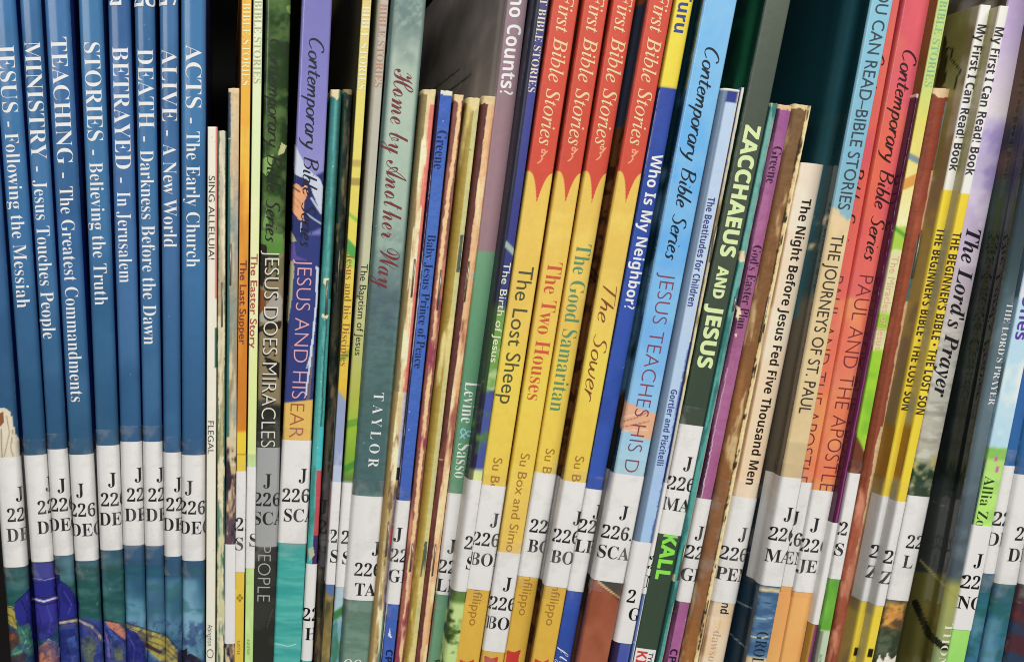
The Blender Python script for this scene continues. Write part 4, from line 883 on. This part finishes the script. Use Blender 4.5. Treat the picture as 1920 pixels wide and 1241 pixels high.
b = B('booklet', 'purple booklet with small dark lettering and a chewed patch on its title', BK, [(205, 1457, 1486), (420, 1412, 1443), (820, 1333, 1365), (1241, 1245, 1272)], top=198, depth=0.165, kind='worn', mat='worn', base='96587f', left='4a2342', right='4a2848', rl=0.8, rr=0.6, bulge=0.4, step=0.35, prot=22,
      ops=[('grad', [(200, '905388'), (420, '985880'), (820, '98567f'), (1241, 'a05c8e')]), ('strip', -4, -0.62, '3f1c38', dict(jag=0.12)), ('strip', -0.68, -0.56, 'd8c4ca', dict(jag=0.3, y0=690, y1=940, soft=0.03)), ('head', 1.5, 'd9b48c'), ('poly', [(1378, 570), (1388, 578), (1391, 592), (1385, 602), (1380, 594), (1382, 584)], 'e3d3b0'), ('poly', [(1376, 624), (1382, 626), (1379, 632)], 'e3d3c6'), ('fleck', 'd9b8d0', 0.94, 0.7), ('noise', 'ac6c98', 0.56, 3, dict(st=7, amt=0.5)), ('fleck', 'e8d8e4', 0.9, 0.5, dict(y0=380, y1=400))])
b.text('Greene', 'serif', 0.1, 275, 344, 17, '33193a', 'author_name'); b.text("God's Easter Plan", 'serif', 0.12, 460, 616, 16, '361c3c'); b.text('CPH', 'sansb', 0.0, 1216, 1256, 14, '2c1634', 'publisher_mark')
b.call(935, 1128, [J(1307, 985), ('226', 1273, 1020), ('GR', 1272, 1062)], ext=(24, 24), wrapmm=5)

b = B('booklet', 'brown booklet worn to cream along one long jagged edge', BK, [(205, 1486, 1519), (420, 1443, 1479), (820, 1365, 1402), (1241, 1272, 1311)], top=197, depth=0.165, kind='worn', mat='worn', base='80552e', left='54351c', right='3a2a1c', rl=1.5, rr=0.4, bulge=0.4, step=0.33, prot=22,
      ops=[('grad', [(200, '6f5434'), (420, '75502e'), (820, '80552f'), (1241, '8a5a30')]), ('noise', '9a6a3c', 0.55, 5, dict(st=6, amt=0.6)), ('strip', 0.42, 0.62, '2c2018', dict(jag=0.3, sc=1.5)), ('strip', 0.5, 3, 'dcc48c', dict(jag=0.3, sc=2.0)), ('strip', 0.75, 1.2, 'e6d4a4', dict(jag=0.2)), ('noise', 'c2a678', 0.64, 2.5, dict(st=5)), ('head', 2.0, 'd6c290'), ('noise', '332618', 0.62, 1.6, dict(x0=0.3, x1=0.8, st=2))])
b.staple(0.45, 556, 640)
b.sheet('clear_tape', b.arc(-b.w / 2) - 0.004, b.arc(0.3 * b.w), b.v(1160), b.v(900), 0.0002, TAPE)

b = B('hardback_book', 'cream peach hardback with bold black lettering, shortest hardback of the row', HB, [(315, 1497, 1549), (420, 1478, 1530), (820, 1402, 1455), (1241, 1311, 1363)], top=307, base='e6cdb4', left='8a6c50', right='c2a68c', mat='gloss', rl=1.2, rr=2.2, bulge=1.0, prot=22,
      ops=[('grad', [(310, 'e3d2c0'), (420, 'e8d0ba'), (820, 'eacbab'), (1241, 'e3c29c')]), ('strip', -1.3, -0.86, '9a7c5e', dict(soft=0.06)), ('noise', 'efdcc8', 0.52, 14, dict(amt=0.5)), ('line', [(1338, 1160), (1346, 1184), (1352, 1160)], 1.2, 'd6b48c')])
b.text('The Night Before Jesus Fed Five Thousand Men', 'sansb', 0.0, 373, 908, 17, '1d1814'); b.text('and', 'sansb', 0.0, 1118, 1150, 16, '1d1814', 'author_name'); b.text('dawson', 'serift', -0.2, 1183, 1252, 15, 'b3a08a', 'publisher_name')
b.call(933, 1130, [J(1388, 988), ('226.', 1353, 1024), ('PEN', 1349, 1062)], ext=(30, 26))

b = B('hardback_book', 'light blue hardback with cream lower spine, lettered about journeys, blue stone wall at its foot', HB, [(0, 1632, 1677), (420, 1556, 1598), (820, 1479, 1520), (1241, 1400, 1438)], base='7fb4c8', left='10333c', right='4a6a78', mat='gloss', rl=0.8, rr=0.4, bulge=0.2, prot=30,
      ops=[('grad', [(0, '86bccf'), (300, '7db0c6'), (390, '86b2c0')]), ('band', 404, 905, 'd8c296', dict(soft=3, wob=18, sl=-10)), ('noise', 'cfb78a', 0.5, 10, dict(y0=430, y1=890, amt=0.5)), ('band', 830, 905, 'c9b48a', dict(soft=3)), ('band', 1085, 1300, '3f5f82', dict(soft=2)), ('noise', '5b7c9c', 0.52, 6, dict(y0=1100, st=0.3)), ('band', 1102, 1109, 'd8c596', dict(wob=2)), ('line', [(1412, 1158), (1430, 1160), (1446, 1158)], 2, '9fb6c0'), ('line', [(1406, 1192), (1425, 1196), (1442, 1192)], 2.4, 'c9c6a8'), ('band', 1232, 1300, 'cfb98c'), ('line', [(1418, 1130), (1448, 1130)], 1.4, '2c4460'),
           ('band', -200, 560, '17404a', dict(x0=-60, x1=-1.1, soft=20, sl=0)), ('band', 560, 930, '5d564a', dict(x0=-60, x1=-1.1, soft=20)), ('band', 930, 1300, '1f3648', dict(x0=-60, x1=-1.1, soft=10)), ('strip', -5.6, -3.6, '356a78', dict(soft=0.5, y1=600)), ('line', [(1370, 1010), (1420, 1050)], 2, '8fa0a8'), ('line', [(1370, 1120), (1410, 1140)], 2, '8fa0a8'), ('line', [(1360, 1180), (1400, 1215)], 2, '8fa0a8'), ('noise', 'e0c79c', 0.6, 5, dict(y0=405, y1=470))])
b.text('YOU CAN READ–BIBLE STORIES', 'plain', 0.05, -38, 393, 22, '37434c', 'series_name'); b.text('THE JOURNEYS OF ST. PAUL', 'plain', 0.0, 440, 775, 22, '3a3026'); b.text('GROLIER', 'serif', 0.05, 1184, 1282, 22, '1e2a38', 'publisher_name')
b.call(895, 1098, [J(1473, 950), ('226', 1437, 987), ('MAE', 1429, 1027)], ext=(26, 10))

def paul(label, edges, prot, sy, ty, lab):
    b = B('hardback_book', label, HB, edges, group='orange-red hardbacks about an apostle', base='d9585a', left='c24c50', right='7a2430', mat='gloss', rl=0.7, rr=0.7, bulge=0.2, prot=prot,
          ops=[('grad', [(0, 'cb6472'), (200, 'd3626a'), (340, 'd96456'), (480, 'd66266'), (640, 'da766c'), (720, 'dd8266'), (880, 'df8860'), (920, 'e0965e'), (1241, 'e6aa66')], 'all'), ('noise', 'e2704e', 0.53, 22, dict(y1=900, amt=0.5, soft=0.2)), ('noise', 'd05070', 0.56, 16, dict(y1=560, amt=0.4, sd=2)), ('noise', 'e6a066', 0.55, 12, dict(y0=560, y1=920, amt=0.7, sd=5, st=1.6, soft=0.16)), ('noise', 'efb26a', 0.55, 16, dict(y0=1090, amt=0.4))])
    b.text(CBS, 'brush', 0.1, sy[0], sy[1], 26, '2e1418', 'series_name'); b.text('PAUL AND THE APOSTLE', 'thin', 0.0, ty[0], ty[1], 26, '6e2a30')
    b.call(*lab, ext=(20, 10))
    return b
paul('orange-red hardback half hidden behind the light blue one', [(0, 1631, 1691), (420, 1560, 1618), (820, 1484, 1537), (1241, 1414, 1470)], 14, (95, 476), (517, 905), (903, 1098, [J(1485, 957), ('226', 1453, 996), ('JEN', 1455, 1031)]))
paul('orange-red hardback standing in full view beside a plum booklet', [(0, 1692, 1756), (420, 1618, 1672), (820, 1537, 1588), (1241, 1470, 1511)], 15, (95, 490), (517, 920), (920, 1110, [J(1523, 970), ('226.', 1490, 1008), ('JEN', 1485, 1046)]))

b = B('booklet', 'thin plum booklet with a plain white call sticker', BK, [(185, 1718, 1733), (420, 1672, 1686), (820, 1588, 1603), (1241, 1511, 1524)], top=177, depth=0.165, kind='worn', mat='gloss', base='6a2a56', left='5a2040', right='54224a', rl=0.5, rr=0.4, bulge=0.3, step=0.35, prot=18,
      ops=[('grad', [(180, '55234a'), (500, '5f2650'), (960, '682a58'), (1241, '7a3a66')]), ('strip', -4, -0.3, '4a1838', dict(jag=0.1)), ('fleck', 'cfb0c8', 0.92, 0.6), ('strip', -0.1, 0.2, '8a4a78', dict(soft=0.15)), ('head', 1.0, 'e4d2c4'), ('strip', -4, -0.2, 'a8843c', dict(y0=1165))])
b.call(980, 1170, [], tape=False, wrapmm=4)

b = B('paperback_book', 'lime and cream paperback with pinkish lettering about miracles', PB, [(0, 1758, 1780), (420, 1686, 1703), (820, 1603, 1627), (1241, 1524, 1550)], kind='soft', base='cfd690', left='7a5a20', right='3c4424', rl=0.3, rr=0.3, bulge=0.05, prot=19,
      ops=[('grad', [(0, 'b9d080'), (150, 'bccf7c'), (230, 'd6cf6a'), (300, 'dcd07c'), (420, 'e2dfae')]), ('band', 292, 304, '7c8c90', dict(sl=-4)), ('band', 330, 352, 'd0964c', dict(sl=6)), ('band', 425, 470, '9fc44c', dict(soft=5, wob=8)), ('band', 432, 440, '5a9a3c', dict(sl=-6)), ('band', 470, 650, 'cfd0a0', dict(soft=6)), ('band', 588, 618, '93c440', dict(soft=5)), ('band', 655, 840, '9ac93c', dict(soft=5, wob=6)), ('noise', '6fae34', 0.55, 8, dict(y0=660, y1=830, amt=0.6)), ('band', 832, 900, '6b3c2c', dict(soft=4, sl=-14)), ('noise', '8a5a44', 0.55, 5, dict(y0=850, y1=900)), ('band', 1084, 1182, '5fa03a', dict(soft=2)), ('noise', '76b84a', 0.5, 6, dict(y0=1084, y1=1182, st=3)), ('band', 1182, 1300, 'b9cdb4', dict(soft=3)), ('strip', -4, -0.4, '7c7c70', dict(y0=1182, soft=0.2))])
b.text(FBS, 'serif', 0, -68, 163, 13, '86b48c', 'series_name'); b.text('The Miracles of Jesus', 'plain', -0.05, 480, 655, 13, 'd9a890'); b.text('sunrise', 'plain', 0.1, 1226, 1250, 7, '5a7a52', 'publisher_name')
b.call(887, 1085, [('2', 1570, 978), ('S', 1568, 1017)], ext=(24, 14))

b = B('booklet', 'rust-brown booklet with a peeled cream edge and a teal patch', BK, [(180, 1748, 1785), (420, 1703, 1735), (820, 1627, 1659), (1241, 1550, 1590)], top=166, depth=0.165, kind='worn', mat='worn', base='8c4630', left='5a2a18', right='40605c', rl=1.2, rr=0.5, bulge=0.4, step=0.33, prot=19,
      ops=[('grad', [(170, '8a3f2c'), (500, '93482f'), (820, '96503a'), (1000, 'a85c44'), (1241, '9c5440')]), ('strip', -4, -0.35, '77381f', dict(soft=0.2)), ('noise', 'b0624a', 0.54, 6, dict(st=6, amt=0.7)), ('strip', 0.5, 3, 'd8b08a', dict(jag=0.3, sc=5, y0=318, y1=430)), ('strip', 0.35, 3, '4f7c7c', dict(jag=0.2, y0=450, y1=565)), ('strip', 0.7, 3, '6f8d8c', dict(jag=0.2, y0=190, y1=316)), ('strip', 0.3, 3, 'd9ba90', dict(jag=0.5, sc=5, y0=565, y1=800)), ('strip', 0.12, 3, 'dcc498', dict(jag=0.7, sc=6, y0=800, y1=1110)), ('strip', 0.7, 3, '9c9084', dict(jag=0.4, y0=1110)), ('head', 2.6, 'd9bd94'), ('noise', 'c9856a', 0.6, 3, dict(y0=880, st=4))])
b.staple(0.5, 438, 520); b.staple(0.45, 940, 1010)

def beginner(label, edges, prot, sy, ty, lab, top, left, zy):
    b = B('paperback_book', label, PB, edges, group='white and yellow early-reader paperbacks', top=top, depth=0.15, nside=150, kind='soft', base='efe9da', left=left, right='8a7a5c', mat='satin', rl=0.5, rr=0.4, bulge=0.1, prot=prot,
          ops=[('band', 356 + (prot - 25) * 2, 1300, 'e8c83c', dict(soft=1, x0=-1.5, x1=3)), ('noise', 'efd256', 0.53, 14, dict(y0=370, amt=0.4)), ('noise', 'f4f0e4', 0.5, 10, dict(y1=340, amt=0.4)), ('noise', '8a8a3c', 0.5, 26, dict(x1=-3, y1=330, amt=0.6)), ('line', [(1772, 70), (1774, 90), (1785, 92), (1784, 112), (1800, 132), (1788, 168)], 3.2, '1c1a10'), ('poly', [(1752, 168), (1770, 70), (1775, 92), (1772, 130), (1768, 170)], '453a1c'), ('line', [(1776, 94), (1770, 170)], 2.6, '2a2a14'), ('band', 800, 900, 'a5782c', dict(x0=-60, x1=-1.2, soft=10)), ('band', zy, zy + 16, '1e1a12', dict(soft=0.7, x0=-0.5, x1=0.55))])
    b.text('My First I Can Read! Book', 'sansb', 0.0, sy[0], sy[1], 15.5, '35303c', 'series_name')
    b.text("THE BEGINNER'S BIBLE • THE LOST SON", 'sansb', 0.0, ty[0], ty[1], 15.5, '3a2c1e'); b.text('zonder', 'plain', 0.0, zy + 26, zy + 62, 13, '5a481c', 'publisher_name')
    b.call(*lab, ext=(36, 20), wrapmm=5)
    return b
beginner('white and yellow paperback beside the rust-brown booklet, olive cover showing', [(20, 1836, 1860), (420, 1756, 1780), (820, 1674, 1696), (1241, 1595, 1613)], 25, (47, 321), (428, 769), (930, 1127, [('22', 1622, 1020), ('Z', 1611, 1057)]), 10, '94805f', 1213)
beginner('white and yellow paperback beside the lilac spine', [(20, 1872, 1894), (420, 1789, 1811), (820, 1705, 1723), (1241, 1621, 1637)], 29, (52, 329), (436, 777), (940, 1135, [('22', 1645, 1030), ('ZO', 1636, 1068)]), 12, 'b0ab88', 1216)

b = B('hardback_book', 'lilac and grey painted hardback with bold black italics, orange flowers at its foot', HB, [(0, 1892, 1937), (420, 1809, 1854), (820, 1723, 1768), (1241, 1638, 1686)], base='b7a8c4', left='5a5040', right='4a4250', mat='satin', rl=0.7, rr=0.9, bulge=0.3, prot=29,
      ops=[('grad', [(0, 'b29cc4'), (60, 'b9a6cc'), (140, 'cbbfd2'), (215, 'd6cdd2'), (230, 'a898c8'), (300, '8f82b8'), (350, '9f94c0'), (362, 'b6a6c8'), (480, 'b9adc0'), (600, 'b5aeac'), (700, 'b6b5ac'), (850, 'b0ad9c'), (880, '7d8468'), (930, '44543f'), (1130, '4c4a34'), (1241, '39412f')]),
           ('noise', 'd9d2dc', 0.54, 8, dict(y1=500, amt=0.5)), ('noise', '7a7a72', 0.55, 6, dict(y0=620, y1=870, st=0.25, amt=0.45)), ('noise', 'cfcfc4', 0.56, 5, dict(y0=560, y1=870, st=0.3, amt=0.6, sd=2)), ('noise', 'b9b07a', 0.54, 2.5, dict(y0=850, y1=930)), ('noise', '2c3f2c', 0.52, 3, dict(y0=870, y1=940)), ('band', 1140, 1172, 'c0824a', dict(soft=4, wob=14)), ('noise', 'd8a04c', 0.55, 3, dict(y0=1130, y1=1180, sd=3)), ('noise', '5a4a34', 0.55, 3, dict(y0=1130, y1=1185, sd=6)), ('band', 1182, 1226, '36402f', dict(soft=5)), ('noise', '58624e', 0.52, 4, dict(y0=1176, y1=1230)), ('poly', [(1642, 1245), (1648, 1226), (1656, 1238), (1664, 1224), (1670, 1236), (1680, 1228), (1680, 1245)], 'e3dfd2')])
b.text("The Lord's Prayer", 'italb', 0.0, 430, 744, 27, '1c1820')
b.call(930, 1125, [('22', 1702, 1003), ('L', 1695, 1040)], ext=(26, 10))

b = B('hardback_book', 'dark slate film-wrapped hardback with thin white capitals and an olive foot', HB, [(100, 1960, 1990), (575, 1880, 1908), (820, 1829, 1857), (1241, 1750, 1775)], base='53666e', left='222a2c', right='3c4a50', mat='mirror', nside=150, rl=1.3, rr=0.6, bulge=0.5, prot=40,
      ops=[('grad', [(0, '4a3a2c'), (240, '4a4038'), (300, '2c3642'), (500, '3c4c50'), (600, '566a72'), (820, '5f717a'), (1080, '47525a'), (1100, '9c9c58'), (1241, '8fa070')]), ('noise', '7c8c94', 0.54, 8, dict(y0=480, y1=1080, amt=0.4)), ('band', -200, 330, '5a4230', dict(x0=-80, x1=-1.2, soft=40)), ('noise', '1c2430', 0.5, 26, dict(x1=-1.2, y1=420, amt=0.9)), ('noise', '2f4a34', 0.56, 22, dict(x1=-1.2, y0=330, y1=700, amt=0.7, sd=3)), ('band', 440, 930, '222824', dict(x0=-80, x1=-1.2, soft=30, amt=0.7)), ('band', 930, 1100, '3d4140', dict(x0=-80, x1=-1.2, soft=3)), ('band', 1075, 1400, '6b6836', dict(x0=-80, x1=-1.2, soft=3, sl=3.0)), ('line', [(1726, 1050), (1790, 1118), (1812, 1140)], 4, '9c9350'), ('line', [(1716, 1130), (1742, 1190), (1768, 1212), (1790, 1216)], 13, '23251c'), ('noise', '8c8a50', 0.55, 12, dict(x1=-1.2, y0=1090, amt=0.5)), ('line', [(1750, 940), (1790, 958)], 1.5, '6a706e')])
b.text("THE LORD'S PRAYER", 'serift', 0.35, 568, 759, 13, 'dfe4e4'); b.text('THOMAS', 'serift', 0.2, 1168, 1290, 15, 'dfe2c0', 'author_name')

b = B('paperback_book', 'sky blue to lime paperback with puffy violet lettering', PB, [(575, 1908, 1948), (820, 1857, 1893), (1241, 1775, 1811)], kind='soft', base='c9dbe8', left='5c7484', right='7a8a90', mat='satin', rl=0.4, rr=0.4, bulge=0.1, prot=40,
      ops=[('grad', [(500, 'b4bee0'), (580, 'dde3ea'), (720, 'e2e8ea'), (840, 'd3e4ec'), (846, 'a9d172'), (900, 'b3dd78'), (985, 'aee070'), (1241, '93cf68')]), ('noise', 'a9cfe6', 0.54, 14, dict(y0=560, y1=842, amt=0.8)), ('band', 840, 862, '86bb5c', dict(soft=4, wob=10)), ('noise', '8fc262', 0.54, 5, dict(y0=850, y1=985, amt=0.6)), ('poly', [(1864, 858), (1870, 856), (1871, 864), (1866, 866)], 'c46a9a'), ('poly', [(1866, 876), (1873, 874), (1874, 884), (1867, 886)], 'c46aa0'), ('poly', [(1846, 862), (1850, 862), (1850, 868)], 'c46a9a'), ('noise', 'a4dc78', 0.5, 12, dict(y0=1180, amt=0.5))])
b.text('Loved Ones', 'sansb', -0.05, 440, 637, 21, '5a3a94'); b.text('Allia Zobel', 'serif', -0.3, 893, 1022, 19, '2c3a22', 'author_name')
b.call(985, 1180, [('J', 1829, 1037), ('226', 1783, 1076), ('NOL', 1787, 1115)], tape=False, cap=25)

BL = 'blue painted hardbacks at the far end of the row'
def endblue(label, edges, prot, lab, ops=(), **k):
    b = B('hardback_book', label, HB, edges, group=BL, base='2f5f96', left='123072', right='15284c', mat='gloss', rl=1.2, rr=1.2, bulge=0.5, prot=prot,
          ops=[('grad', [(600, '345f9c'), (900, '33649c'), (1080, '3a6480'), (1120, '2c6670'), (1241, '3f7290')]), ('noise', '2c5f8c', 0.5, 10, dict(amt=0.5)), ('noise', '2a5f62', 0.52, 7, dict(y0=1080, st=0.5)), ('noise', '6a96ac', 0.57, 8, dict(y0=1150, st=1.6, amt=0.6))] + list(ops), **k)
    if lab:
        b.call(*lab, ext=(30, 36))
    return b
endblue('blue hardback whose call sticker starts highest of the last few', [(820, 1893, 1918), (1075, 1838, 1868), (1241, 1811, 1840)], 39, (873, 1075, [('22', 1866, 960), ('DE', 1850, 997)]))
endblue('blue hardback next to the dark red end of the row', [(820, 1918, 1962), (1075, 1874, 1916), (1241, 1841, 1884)], 40, (890, 1095, [('22', 1906, 988), ('DE', 1892, 1027)]))
endblue('blue and dark red hardback at the very end of the row', [(820, 1964, 2010), (1241, 1886, 1930)], 40, (893, 1096, [('22', 1956, 988)]), [('band', 1075, 1300, '4a2c34', dict(soft=6)), ('noise', '7c3a3a', 0.5, 8, dict(y0=1075, st=1.5)), ('noise', '2c3c54', 0.53, 6, dict(y0=1090, sd=4))])

bpy.data.scenes.remove(_scratch)
